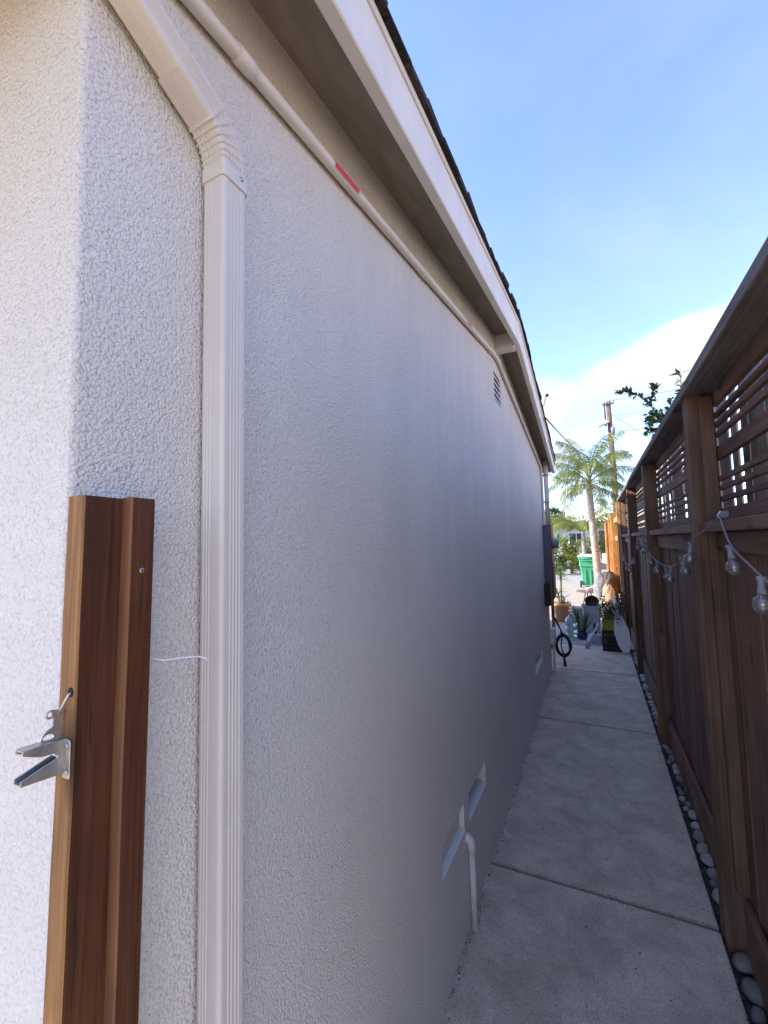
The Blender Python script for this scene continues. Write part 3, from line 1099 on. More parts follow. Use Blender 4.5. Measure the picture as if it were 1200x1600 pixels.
# ------------------------------------------------------------------ pipe stub by the crawl vents
st = thing('drain_pipe', 'short painted pipe rising from the path to an elbow under the vents', 'pipe', (-0.49, 1.712, 0))
px_, py_ = -0.492, 1.715
MB().tube([(px_, py_ + 0.010, -0.02), (px_, py_ + 0.006, 0.15), (px_, py_, 0.300)], 0.0125, 12).build('riser', M_pvc, st)
MB().tube([(px_, py_, 0.290), (px_, py_, 0.318), (px_ - 0.004, py_, 0.332), (px_ - 0.014, py_, 0.340), (WX - 0.01, py_, 0.341)], 0.0165, 12).build('elbow', M_pvc, st)

# ------------------------------------------------------------------ electric service on the far end of the wall
M_panel = pm('grey_enamel', (0.075, 0.085, 0.10), (0.10, 0.112, 0.13), (5, 5, 5), 0.45, rand=0.05)
M_meter = pm('meter_plastic', (0.16, 0.19, 0.21), (0.22, 0.25, 0.27), (9, 9, 9), 0.3, rand=0.05)
M_black = pm('black_rubber', (0.010, 0.010, 0.011), (0.02, 0.02, 0.021), (30, 30, 30), 0.55)
pn = thing('electric_panel', 'grey electric meter panel with round meter at the far house corner', 'electric panel', (-0.46, 5.20, 0.8))
MB().box((WX + 0.001, 5.04, 0.84), (-0.425, 5.33, 1.665)).build('cabinet', M_panel, pn, 0.006)
MB().box((-0.4248, 5.06, 0.87), (-0.420, 5.31, 1.24)).build('cover', M_panel, pn, 0.002)
MB().lathe([(0.058, 0), (0.060, 0.012), (0.052, 0.016), (0.052, 0.052), (0.044, 0.062), (0.02, 0.064)], (0, 0, 0), 24).build('meter', M_meter, pn, loc=(-0.4252, 5.19, 1.452), rot=(0, R(90), 0))
rs = thing('service_mast', 'pale service mast rising through the eave beside the conduit', 'mast', (-0.455, 5.2, 1.66))
MB().tube([(-0.462, 5.20, 1.655), (-0.462, 5.20, 2.42)], 0.026, 14).build('pipe', M_pvc, rs)
for z in (2.24, 1.93):
    MB().tube([(-0.462, 5.20, z - 0.012), (-0.462, 5.20, z + 0.012)], 0.030, 14).build('strap', M_zinc, rs)
    MB().box((WX + 0.001, 5.19, z - 0.008), (-0.487, 5.21, z + 0.008)).build('strap_lug', M_zinc, rs)
hd = thing('weatherhead', 'small service bracket with insulator standing on the roof edge', 'bracket', (-0.40, 4.2, 2.72))
MB().tube([(-0.42, 4.15, 2.70), (-0.36, 4.20, 2.76), (-0.345, 4.28, 2.87)], 0.006, 8).build('arm', M_zinc, hd)
MB().ball((-0.335, 4.30, 2.885), 0.016, 10, 6).build('insulator', M_black, hd)

br = thing('hand_brush', 'black broom head hanging below the electric panel', 'brush', (-0.46, 4.97, 0.9))
MB().box((-0.508, 4.90, 0.79), (-0.452, 5.02, 1.03)).build('bristles', M_black, br, 0.008)
MB().box((-0.451, 4.905, 0.785), (-0.438, 5.015, 1.035)).build('back', M_postl, br, 0.004)
# cables and coiled hose
cb = thing('coiled_cable', 'black cable hanging in a loose coil from the wall corner', 'cable', (-0.38, 5.45, 0.1))
for i, (rr, dz, dy, sq) in enumerate(((0.120, 0, 0, 1.0), (0.112, -0.006, 0.015, 0.93), (0.125, 0.004, 0.03, 0.97), (0.105, 0.008, -0.012, 1.05), (0.116, -0.012, 0.02, 0.9))):
    pts = []
    for k_ in range(29):
        a = 2 * math.pi * k_ / 28 + 1.2
        pts.append((-0.385 + rr * 0.66 * sq * math.cos(a) + 0.006 * math.sin(3 * a + i), 5.45 + dy + 0.012 * math.cos(2 * a + i), 0.262 + dz + rr * 1.02 * math.sin(a)))
    MB().tube(pts, 0.0085, 6).build('loop', M_black, cb)
for q in range(3):
    MB().tube([(-0.452 - 0.004 * q, 5.00 + 0.02 * q, 0.80), (-0.455 + 0.004 * q, 5.12, 0.66), (-0.43 + 0.006 * q, 5.30, 0.54), (-0.405, 5.40, 0.46), (-0.40 + 0.012 * q, 5.45, 0.38)], 0.0065, 6).build('strand', M_black, cb)
MB().tube([(-0.395, 5.44, 0.37), (-0.41, 5.45, 0.26), (-0.385, 5.44, 0.15), (-0.375, 5.44, 0.03)], [0.008, 0.007, 0.010, 0.020], 6).build('plug_end', M_black, cb)
hb = thing('hose_box', 'small beige utility box low on the house corner', 'box', (-0.48, 5.30, 0.3))
MB().box((WX + 0.001, 5.20, 0.32), (-0.452, 5.34, 0.49)).build('box', M_pvc, hb, 0.006)
MB().tube([(-0.475, 5.27, 0.33), (-0.475, 5.27, 0.0)], 0.012, 8).build('pipe', M_pvc, hb)

# ------------------------------------------------------------------ fence along the right
fence = thing('wood_fence', 'dark brown stained privacy fence with slatted top beside the path', 'fence', (0.42, 3.8, 0))
FX = 0.362                      # front of the posts
POSTS = [0.36, 2.06, 3.80, 5.55, 7.32]
PW = 0.09


def board(name, mat, a, b_, parent, bevel=0.0025, jit=0.0):
    c = [(a[i] + b_[i]) / 2 for i in range(3)]
    h = [(b_[i] - a[i]) / 2 for i in range(3)]
    return MB().box([-q for q in h], h).build(name, mat, parent, bevel, loc=c, rot=(rnd.uniform(-jit, jit), rnd.uniform(-jit, jit), rnd.uniform(-jit, jit) * 0.5))


for i, y in enumerate(POSTS):
    # post shaped as a slightly twisted, checked timber
    rings = []
    for q in range(9):
        z = -0.1 + 2.165 * q / 8
        w = 0.003 * mnoise.noise(Vector((z, i * 5.0, 0)))
        c = 0.006
        x0, x1, ya, yb_ = FX + w, FX + 0.088 + w, y + w, y + PW + w
        rings.append([(x0 + c, ya, z), (x1, ya, z), (x1, yb_, z), (x0 + c, yb_, z), (x0, yb_ - c, z), (x0, ya + c, z)])
    MB().rings(rings, True, True, False).build('post', M_fp, fence)
    # nailing strip on the near side of each post
    if i > 0:
        board('nailer', M_fp, (0.398, y - 0.040, 0.20), (0.442, y - 0.002, 2.045), fence, 0.003, 0.003)
    board('nailer', M_fp, (0.402, y + PW + 0.002, 0.20), (0.442, y + PW + 0.036, 2.045), fence, 0.003, 0.003)
    board('cap_rail', M_cap, (0.345, y + 0.03, 2.062), (0.485, (POSTS[i + 1] + 0.025) if i + 1 < len(POSTS) else 7.46, 2.102), fence, 0.003)

SL = [(2.005, 2.060, .020), (1.960, 1.978, .016), (1.922, 1.940, .016), (1.884, 1.902, .016), (1.790, 1.842, .018), (1.712, 1.730, .016), (1.674, 1.692, .016), (1.632, 1.650, .016), (1.553, 1.603, .018)]
for i in range(len(POSTS) - 1):
    y0, y1 = POSTS[i] + PW + 0.003, POSTS[i + 1] - 0.003
    for (z0, z1, th) in SL:
        dz = rnd.uniform(-0.002, 0.002)
        board('slat', M_fh, (0.443, y0 + 0.001, z0 + dz), (0.443 + th, y1 - 0.001, z1 + dz), fence, 0.0015, 0.0006)
    board('rail', M_fh, (0.378, y0, 1.515), (0.430, y1, 1.552), fence, 0.003, 0.0005)
    zt = 1.440 + rnd.uniform(-0.02, 0.01)
    board('apron_board', M_fh, (0.417, y0 + 0.001, zt), (0.433, y1 - 0.001, 1.513), fence, 0.002, 0.003)
    board('kick_board', M_fh, (0.413, y0 + 0.04, -0.05), (0.434, y1 - 0.042, 0.190 + rnd.uniform(-0.008, 0.008)), fence, 0.003, 0.002)
    # vertical boards, every other one lapped in front
    yy = y0 + 0.003
    q = 0
    while yy < y1 - 0.02:
        w = rnd.uniform(0.118, 0.150)
        e = min(yy + w, y1 - 0.002)
        off = 0.0 if q % 2 else 0.004
        board('fence_board', M_fv, (0.4360 + off, yy, 0.02), (0.4360 + off + 0.016, e + 0.004, 1.552), fence, 0.0025, 0.0022)
        yy = e + rnd.choice((0.0, 0.0, 0.0015))
        q += 1

# further fence, lower and newer, out in the sun
ff = thing('cedar_fence', 'sunlit orange cedar fence at the far end of the path', 'fence', (0.42, 10.0, 0))
yy = 7.46
q = 0
while yy < 15.5:
    w = rnd.uniform(0.125, 0.15)
    t = (yy - 7.46) / 1.0
    zt = 2.02 - 0.16 * min(1, t / 1.6) + (0.02 * math.sin(yy * 3))
    board('fence_board', M_or, (0.392 + (0.010 if q % 2 else 0), yy, -0.04), (0.410 + (0.010 if q % 2 else 0), yy + w, zt), ff, 0.003, 0.003)
    yy += w + 0.004
    q += 1
for i, y in enumerate((9.1, 10.9, 12.7, 14.5)):
    board('post', M_or, (0.30, y, -0.05), (0.39, y + 0.09, 1.98), ff, 0.004)
for z in (0.4, 1.45, 1.78):
    board('rail', M_or, (0.352, 7.47, z), (0.391, 15.5, z + 0.085), ff, 0.004)
board('post', M_or, (0.33, 7.47, -0.05), (0.391, 7.56, 2.05), ff, 0.004)

# neighbour's silvered picket fence behind
pf = thing('picket_fence', 'old silvered picket fence seen through the slats of the brown fence', 'fence', (0.6, 3.8, 0))
yy = 0.30
while yy < 7.6:
    w = rnd.uniform(0.075, 0.10)
    board('picket', M_grey, (0.555, yy, 0.0), (0.563, yy + w, 2.26 + rnd.uniform(-.03, .02)), pf, 0.002, 0.004)
    yy += w + (rnd.uniform(0.004, 0.012) if rnd.random() < 0.62 else rnd.uniform(0.03, 0.070) * (1.0 if yy < 2.6 else 1.4))
for z in (0.35, 1.2):
    board('rail', M_grey, (0.574, 0.3, z), (0.612, 7.6, z + 0.09), pf, 0.003)

# ------------------------------------------------------------------ string lights
M_cord = pm('grey_cord', (0.15, 0.15, 0.15), (0.22, 0.22, 0.22), (40, 40, 40), 0.6)
M_sock = pm('socket_plastic', (0.16, 0.17, 0.18), (0.24, 0.25, 0.26), (30, 30, 30), 0.45, rand=0.15)
mg = bpy.data.materials.new('thin_bulb_glass')
mg.use_nodes = True
t_ = mg.node_tree
t_.nodes.clear()
o_ = t_.nodes.new('ShaderNodeOutputMaterial')
mx_ = t_.nodes.new('ShaderNodeMixShader')
tr_ = t_.nodes.new('ShaderNodeBsdfTransparent')
tr_.inputs[0].default_value = (0.88, 0.88, 0.88, 1)
gl_ = t_.nodes.new('ShaderNodeBsdfGlossy')
gl_.inputs['Roughness'].default_value = 0.03
lw_ = t_.nodes.new('ShaderNodeLayerWeight')
lw_.inputs['Blend'].default_value = 0.5
t_.links.new(lw_.outputs['Fresnel'], mx_.inputs[0])
t_.links.new(tr_.outputs[0], mx_.inputs[1])
t_.links.new(gl_.outputs[0], mx_.inputs[2])
df_ = t_.nodes.new('ShaderNodeBsdfDiffuse')          # diffuse white haze painted in to lighten the bulbs
df_.inputs[0].default_value = (0.6, 0.6, 0.58, 1)
m2_ = t_.nodes.new('ShaderNodeMixShader')
m2_.inputs[0].default_value = 0.14
t_.links.new(mx_.outputs[0], m2_.inputs[1])
t_.links.new(df_.outputs[0], m2_.inputs[2])
t_.links.new(m2_.outputs[0], o_.inputs[0])
M_bulb = mg

sl = thing('string_lights', 'grey string of clear globe bulbs draped along the fence', 'string lights', (0.34, 3.0, 1.5))
LXX = 0.345
runs = [
    [(0.345, 1.00, 1.375), (0.345, 1.174, 1.380), (0.345, 1.283, 1.404), (0.348, 1.40, 1.432), (0.350, 1.537, 1.474), (0.362, 1.68, 1.553), (0.37, 1.72, 1.562)],
    [(0.37, 1.72, 1.562), (0.352, 1.83, 1.525), (0.345, 1.93, 1.502), (0.345, 2.07, 1.473), (0.345, 2.289, 1.410), (0.345, 2.45, 1.368), (0.345, 2.65, 1.345), (0.345, 2.90, 1.342), (0.345, 3.134, 1.352), (0.345, 3.33, 1.365), (0.345, 3.521, 1.385), (0.345, 3.70, 1.42), (0.345, 3.86, 1.46), (0.350, 4.00, 1.52), (0.36, 4.06, 1.56)],
    [(0.36, 4.06, 1.56), (0.345, 4.33, 1.47), (0.345, 4.85, 1.32), (0.345, 5.45, 1.20), (0.345, 5.95, 1.175), (0.345, 6.4, 1.21), (0.345, 6.75, 1.32), (0.345, 7.0, 1.46), (0.35, 7.3, 1.56)]]
for r_ in runs:
    # Catmull-Rom smoothing
    pts = []
    P_ = [Vector(p) for p in r_]
    for i in range(len(P_) - 1):
        p0, p1, p2, p3 = P_[max(i - 1, 0)], P_[i], P_[i + 1], P_[min(i + 2, len(P_) - 1)]
        for k_ in range(5):
            t = k_ / 5
            pts.append(0.5 * ((2 * p1) + (-p0 + p2) * t + (2 * p0 - 5 * p1 + 4 * p2 - p3) * t * t + (-p0 + 3 * p1 - 3 * p2 + p3) * t ** 3))
    pts.append(P_[-1])
    MB().tube(pts, 0.0026, 6).build('cord', M_cord, sl)
sock_me = MB().lathe([(0.0085, 0.006), (0.0105, 0.004), (0.0105, -0.002), (0.0078, -0.006), (0.0082, -0.022), (0.0098, -0.027), (0.0098, -0.036)], seg=12).mesh('socket', M_sock)
bulb_me = MB().lathe([(0.0075, -0.034), (0.010, -0.039), (0.0165, -0.046), (0.0195, -0.055), (0.0200, -0.061), (0.0180, -0.070), (0.0120, -0.078), (0.004, -0.0815)], seg=18, caps=True).mesh('bulb', M_bulb)
fil_me = MB().tube([(0, 0.003, -0.036), (0.001, 0.004, -0.052), (0, -0.004, -0.054), (0, -0.003, -0.036)], 0.0006, 4).mesh('filament', M_zinc)
stem_me = MB().lathe([(0.003, -0.036), (0.0022, -0.048)], seg=8).mesh('stem', M_sock)
M_filament = None
for (x, y, z, rx) in ((0.345, 1.283, 1.398, 0.05), (0.348, 1.537, 1.468, -0.04), (0.345, 2.07, 1.470, 0.1), (0.345, 2.289, 1.406, -0.1), (0.345, 2.60, 1.345, 0.08), (0.345, 2.78, 1.340, -0.05), (0.345, 3.134, 1.350, 0.1),
                      (0.345, 3.521, 1.382, -0.08), (0.345, 3.86, 1.456, 0.05), (0.345, 4.33, 1.468, 0), (0.345, 4.85, 1.316, 0.06), (0.345, 5.5, 1.195, 0.02), (0.345, 6.1, 1.175, -0.05), (0.345, 6.6, 1.26, 0.03)):
    s = inst('socket', sock_me, sl, (x, y, z), (rx, rnd.uniform(-.15, .15), rnd.uniform(0, 3)))
    b_ = inst('bulb', bulb_me, s, (x, y, z), s.rotation_euler)
    inst('stem', stem_me, s, (x, y, z), s.rotation_euler)
    inst('filament', fil_me, s, (x, y, z), s.rotation_euler)
nail = thing('cord_hook', 'small hook holding the string lights on the fence rail', 'hook', (0.385, 1.72, 1.56))
MB().tube([(0.39, 1.72, 1.553), (0.385, 1.72, 1.575), (0.372, 1.72, 1.578), (0.364, 1.72, 1.566), (0.368, 1.72, 1.556)], 0.003, 6).build('hook', M_zinc, nail)
MB().box((0.372, 1.705, 1.556), (0.392, 1.735, 1.580)).build('clip', M_sock, nail, 0.003)

# ------------------------------------------------------------------ plant helpers
def leafmat(name, c1, c2, tl=0.35, rough=0.5):
    return pm(name, c1, c2, (5, 5, 5), rough, rand=0.2, translucent=tl, spec=0.35)


M_palm = leafmat('palm_leaf', (0.14, 0.19, 0.045), (0.36, 0.38, 0.12), 0.5)
M_lime = leafmat('lime_leaf', (0.17, 0.19, 0.03), (0.36, 0.37, 0.07), 0.45)
M_mid = leafmat('mid_leaf', (0.035, 0.075, 0.02), (0.09, 0.15, 0.04), 0.35)
M_deep = leafmat('deep_leaf', (0.018, 0.035, 0.014), (0.05, 0.08, 0.03), 0.25)
M_strap = leafmat('strap_leaf', (0.07, 0.13, 0.03), (0.20, 0.27, 0.07), 0.3)
M_bark = pm('palm_bark', (0.22, 0.20, 0.17), (0.44, 0.41, 0.36), (14, 14, 40), 0.9, 0.7, 0.02)
M_twig = pm('twig_bark', (0.07, 0.055, 0.04), (0.15, 0.12, 0.09), (20, 20, 20), 0.9)


def leaf(mm, c, d, up, L_, w, fold=0.15):
    """one pointed leaf: 4 triangles folded along the midrib"""
    d = d.normalized()
    s = d.cross(up)
    if s.length < 1e-3:
        s = d.orthogonal()
    s.normalize()
    n = s.cross(d)
    a, b_, e = c, c + d * L_ * 0.5 - n * L_ * 0.04, c + d * L_ - n * L_ * 0.16
    l_, r_ = c + d * L_ * 0.42 + s * w + n * w * fold, c + d * L_ * 0.42 - s * w + n * w * fold
    mm.add([a, l_, e, r_, b_], [(0, 4, 1), (4, 2, 1), (0, 3, 4), (4, 3, 2)], True)


def rvec():
    while True:
        v_ = Vector((rnd.uniform(-1, 1), rnd.uniform(-1, 1), rnd.uniform(-1, 1)))
        if 0.05 < v_.length < 1:
            return v_.normalized()


def clump(mm, c, r, n, L_, w):
    c = Vector(c)
    for i in range(n):
        v_ = rvec()
        p = c + Vector((v_.x * r[0], v_.y * r[1], v_.z * r[2])) * rnd.uniform(0.45, 1.0)
        leaf(mm, p, v_ + rvec() * 0.8 + Vector((0, 0, 0.2)), Vector((0, 0, 1)) + rvec() * 0.5, L_ * rnd.uniform(0.6, 1.2), w * rnd.uniform(0.7, 1.2))


def bush(name, label, c, r, n, mat, L_=0.09, w=0.03, lumps=9, group=None, cat='shrub'):
    """shrub: stems from the ground and leaf clumps spread over an uneven crown"""
    t = thing(name, label, cat, (c[0], c[1], 0), group)
    cr = MB()
    stm = MB()
    for i in range(lumps):
        v_ = rvec()
        p = Vector((c[0] + v_.x * r[0] * 0.65, c[1] + v_.y * r[1] * 0.65, c[2] + v_.z * r[2] * 0.65))
        k_ = rnd.uniform(0.3, 0.55)
        clump(cr, p, (r[0] * k_, r[1] * k_, r[2] * k_), n // lumps, L_, w)
        if i < 5:
            stm.tube([(c[0] + v_.x * 0.05, c[1] + v_.y * 0.05, -0.08), ((c[0] + p.x) / 2, (c[1] + p.y) / 2, max(p.z * 0.5, 0.05)), tuple(p)], [0.025 * r[2], 0.018 * r[2], 0.006 * r[2]], 5)
    stm.build('stem', M_twig, t)
    cr.build('crown', mat, t)
    return t


def frond(mm, base, az, el, L_, droop, nleaf, leaf_l, leaf_w, rr=0.012, hang=0.6):
    """arching pinnate palm frond"""
    p = Vector(base)
    pts = [p.copy()]
    e = el
    seg = 12
    for i in range(seg):
        e -= droop / seg * (0.4 + 1.4 * i / seg)
        p = p + Vector((math.cos(az) * math.cos(e), math.sin(az) * math.cos(e), math.sin(e))) * (L_ / seg)
        pts.append(p.copy())
    mm.tube(pts, [rr * (1 - 0.85 * i / seg) for i in range(seg + 1)], 5)
    for i in range(nleaf):
        t = 0.16 + 0.84 * i / nleaf
        f = t * seg
        k_ = min(int(f), seg - 1)
        q = pts[k_].lerp(pts[k_ + 1], f - k_)
        tg = (pts[k_ + 1] - pts[k_]).normalized()
        sd = tg.cross(Vector((0, 0, 1)))
        if sd.length < 1e-3:
            sd = Vector((1, 0, 0))
        sd.normalize()
        for s_ in (-1, 1):
            d = (sd * s_ * rnd.uniform(0.6, 1.0) + tg * 0.55 + Vector((0, 0, rnd.uniform(-hang - 0.25, 0.25 - hang * 0.6)))).normalized()
            l_ = leaf_l * math.sin(math.pi * (0.12 + 0.80 * t)) * rnd.uniform(0.8, 1.15)
            m0 = q + d * l_ * 0.5
            m1 = q + d * l_ + Vector((0, 0, -0.3 * l_))
            wv = tg * leaf_w
            mm.add([q - wv * 0.6, q + wv * 0.6, m0 + wv, m1, m0 - wv], [(0, 1, 2, 4), (4, 2, 3)], True)


# ------------------------------------------------------------------ clutter at the end of the path
M_wht = pm('white_plastic', (0.74, 0.73, 0.70), (0.82, 0.81, 0.78), (7, 7, 7), 0.5, 0.1, 0.002)
M_greyt = pm('grey_tub', (0.27, 0.29, 0.31), (0.36, 0.38, 0.40), (5, 5, 5), 0.6)
M_limeb = pm('lime_plastic', (0.19, 0.23, 0.025), (0.23, 0.28, 0.03), (5, 5, 5), 0.5, rand=0.05)
M_blue = pm('navy_glaze', (0.012, 0.018, 0.055), (0.025, 0.035, 0.09), (9, 9, 9), 0.2, rand=0.05)
M_terra = pm('terracotta', (0.42, 0.22, 0.10), (0.55, 0.32, 0.17), (14, 14, 14), 0.85, 0.2, 0.003)
M_brown = pm('dark_leather', (0.028, 0.016, 0.011), (0.07, 0.04, 0.028), (14, 14, 14), 0.6, 0.3, 0.01)
M_tan = pm('tan_canvas', (0.30, 0.21, 0.13), (0.42, 0.31, 0.20), (60, 60, 60), 0.9, 0.3, 0.002)
M_slate = pm('blue_grey_base', (0.26, 0.31, 0.36), (0.34, 0.39, 0.44), (9, 9, 9), 0.5)
M_jug = pm('tinted_jug', (0.42, 0.56, 0.55), (0.52, 0.66, 0.64), (6, 6, 6), 0.15, trans=0.55, spec=0.5)
M_rust = pm('rusty_brown', (0.10, 0.055, 0.042), (0.18, 0.10, 0.08), (20, 20, 20), 0.7)
M_pinkp = pm('pink_clay', (0.50, 0.30, 0.26), (0.62, 0.42, 0.36), (20, 20, 20), 0.8)

# milk crate
cr = thing('milk_crate', 'black plastic milk crate standing on the path end', 'crate', (0.14, 6.62, 0))
x0, x1, y0, y1, h = 0.028, 0.252, 6.50, 6.72, 0.272
MB().box((x0, y0, 0.0), (x1, y1, 0.012)).build('base', M_black, cr)


def grid_side(p0, p1, th):
    mm = MB()
    ax = 0 if abs(p1[0] - p0[0]) > abs(p1[1] - p0[1]) else 1
    L_ = p1[ax] - p0[ax]

    def bar(u0, u1, z0, z1):
        a = [p0[0], p0[1], z0]
        b_ = [p0[0] + (0 if ax == 0 else th), p0[1] + (0 if ax == 1 else th), z1]
        a[ax] = p0[ax] + u0
        b_[ax] = p0[ax] + u1
        mm.box([min(a[i], b_[i]) for i in range(3)], [max(a[i], b_[i]) for i in range(3)])
    bar(0, L_, 0.0, 0.045)
    bar(0, L_, 0.215, h)
    bar(0, 0.03, 0.0455, 0.2145)
    bar(L_ - 0.03, L_, 0.0455, 0.2145)
    for i in range(1, 7):
        u = 0.03 + (L_ - 0.06) * i / 7
        bar(u - 0.007, u + 0.007, 0.0455, 0.2145)
    for i in range(1, 6):
        z = 0.0455 + 0.169 * i / 6
        bar(0.0305, L_ - 0.0305, z - 0.006, z + 0.006)
    return mm


for p0, p1, th in (((x0, y0), (x1, y0), 0.009), ((x0, y1), (x1, y1), -0.009), ((x0, y0 + 0.0095), (x0, y1 - 0.0095), 0.009), ((x1, y0 + 0.0095), (x1, y1 - 0.0095), -0.009)):
    grid_side(p0, p1, th).build('side', M_black, cr)
# lime box in the crate with a trailing plant
gb = thing('lime_planter', 'square lime green planter box sitting in the black crate', 'planter', (0.125, 6.56, 0.27))
mm = MB()
bx0, bx1, by0, by1, bz0, bz1 = 0.040, 0.205, 6.511, 6.66, 0.262, 0.415
for a, b_ in (((bx0, by0, bz0), (bx1, by0 + 0.006, bz1)), ((bx0, by1 - 0.006, bz0), (bx1, by1, bz1)), ((bx0, by0 + 0.0062, bz0), (bx0 + 0.006, by1 - 0.0062, bz1)), ((bx1 - 0.006, by0 + 0.0062, bz0), (bx1, by1 - 0.0062, bz1))):
    mm.box(a, b_)
mm.build('shell', M_limeb, gb)
MB().box((bx0 + 0.0062, by0 + 0.0062, bz0 + 0.01), (bx1 - 0.0062, by1 - 0.0062, bz1 - 0.02)).build('soil', M_dirt, gb)
tp = thing('trailing_plant', 'grey green trailing succulent in a clay pot above the lime planter', 'plant', (0.13, 6.60, 0.40))
MB().lathe([(0.045, 0.0), (0.062, 0.075), (0.066, 0.078), (0.066, 0.090), (0.058, 0.090), (0.055, 0.08)], (0.125, 6.60, 0.398), 16).build('pot', M_terra, tp)
mm = MB()
clump(mm, (0.11, 6.56, 0.545), (0.13, 0.09, 0.09), 260, 0.035, 0.012)
clump(mm, (0.20, 6.55, 0.50), (0.08, 0.08, 0.11), 160, 0.035, 0.012)
clump(mm, (0.05, 6.55, 0.49), (0.05, 0.07, 0.09), 90, 0.032, 0.011)
clump(mm, (0.235, 6.50, 0.41), (0.03, 0.03, 0.09), 70, 0.03, 0.01)
clump(mm, (0.08, 6.60, 0.62), (0.06, 0.06, 0.08), 60, 0.045, 0.014)
mm.build('foliage', leafmat('succulent_leaf', (0.07, 0.09, 0.06), (0.20, 0.23, 0.17), 0.15), tp)
mm = MB()
for i in range(9):
    a = rnd.uniform(0, 6.28)
    mm.tube([(0.125, 6.6, 0.47), (0.125 + 0.05 * math.cos(a), 6.59 + 0.05 * math.sin(a), 0.56 + rnd.uniform(0, 0.05)), (0.125 + 0.12 * math.cos(a), 6.58 + 0.10 * math.sin(a), 0.47 + rnd.uniform(-.05, .1))], 0.004, 5)
mm.build('stem', M_twig, tp)

# white board leaning on the fence
bd = thing('leaning_board', 'white rounded foam board leaning against the fence by the crate', 'board', (0.30, 6.5, 0))
outl = []
for k_ in range(40):
    a = 2 * math.pi * k_ / 40
    u, v_ = math.cos(a), math.sin(a)
    zz = 0.285 + 0.285 * v_
    w = 0.088 * abs(u) ** 0.85 * (1.0 if v_ < 0 else 1.0 - 0.62 * v_)
    outl.append((math.copysign(w, u), zz))
mm = MB().prism(outl, 'y', 0.0, 0.022)
mm.build('deck', M_wht, bd, 0.006, 2, loc=(0.300, 6.435, 0.004), rot=(R(-7), R(-9.5), R(-8)))

# brush with long pale handle
bs = thing('scrub_brush', 'white handled scrub brush lying against the grey base', 'brush', (-0.15, 6.62, 0))
MB().tube([(-0.150, 6.60, 0.075), (-0.075, 6.66, 0.19), (-0.005, 6.72, 0.32)], [0.011, 0.010, 0.012], 8).build('handle', M_wht, bs)
MB().ball((-0.165, 6.585, 0.045), (0.042, 0.042, 0.044), 14, 8).build('head', pm('grey_bristle', (0.28, 0.28, 0.26), (0.42, 0.42, 0.40), (90, 90, 90), 0.9, 0.8, 0.01), bs)
ub = thing('umbrella_base', 'blue grey plastic parasol base on the path beside the crate', 'parasol base', (-0.06, 7.0, 0))
MB().rings([[(-0.06 + sx * w, 6.98 + sy * w, z) for sx, sy in ((-1, -.7), (-.7, -1), (.7, -1), (1, -.7), (1, .7), (.7, 1), (-.7, 1), (-1, .7))] for w, z in ((0.105, 0.0), (0.105, 0.03), (0.075, 0.115), (0.035, 0.125))], True, True, False).build('foot', M_slate, ub)
MB().tube([(-0.06, 6.98, 0.12), (-0.06, 6.98, 0.27)], 0.022, 12).build('tube', M_black, ub)

# jug
jg = thing('water_jug', 'pale blue green water carboy standing by the house corner', 'jug', (-0.385, 7.25, 0))
MB().lathe([(0.060, 0.0), (0.082, 0.008), (0.084, 0.05), (0.080, 0.055), (0.080, 0.075), (0.084, 0.08), (0.084, 0.15), (0.080, 0.155), (0.080, 0.175), (0.084, 0.18), (0.083, 0.25), (0.068, 0.285), (0.036, 0.310), (0.026, 0.325), (0.026, 0.362), (0.03, 0.364), (0.03, 0.372)], (-0.385, 7.25, 0.0), 24).build('body', M_jug, jg)
MB().lathe([(0.031, 0), (0.031, 0.024), (0.027, 0.027)], (-0.385, 7.25, 0.373), 16).build('cap', M_wht, jg)

# snake plant in a navy pot
sp = thing('snake_plant', 'upright sword leaved plant in a dark blue pot', 'potted plant', (-0.235, 7.15, 0))
MB().lathe([(0.045, 0), (0.066, 0.02), (0.078, 0.06), (0.074, 0.105), (0.070, 0.115), (0.064, 0.112), (0.064, 0.10)], (-0.235, 7.15, 0), 22).build('pot', M_blue, sp)
for i in range(13):
    a = rnd.uniform(0, 6.28)
    hgt = rnd.uniform(0.22, 0.44)
    tilt = rnd.uniform(0.02, 0.16)
    bse = Vector((-0.235 + 0.035 * math.cos(a), 7.15 + 0.035 * math.sin(a), 0.10))
    mm = MB()
    rows = []
    for q in range(7):
        t = q / 6
        w = 0.017 * (0.75 + 0.6 * t - 1.3 * t ** 3) + 0.0008
        c = bse + Vector((math.cos(a) * tilt * t * 1.1, math.sin(a) * tilt * t, hgt * t))
        s_ = Vector((math.cos(a + 1.2), math.sin(a + 1.2), 0))
        n_ = Vector((-s_.y, s_.x, 0)) * 0.004
        rows.append([c - s_ * w + n_, c, c + s_ * w + n_, c - n_ * 0.5])
    mm.rings(rows, True, True)
    mm.build('leaf', M_strap, sp)

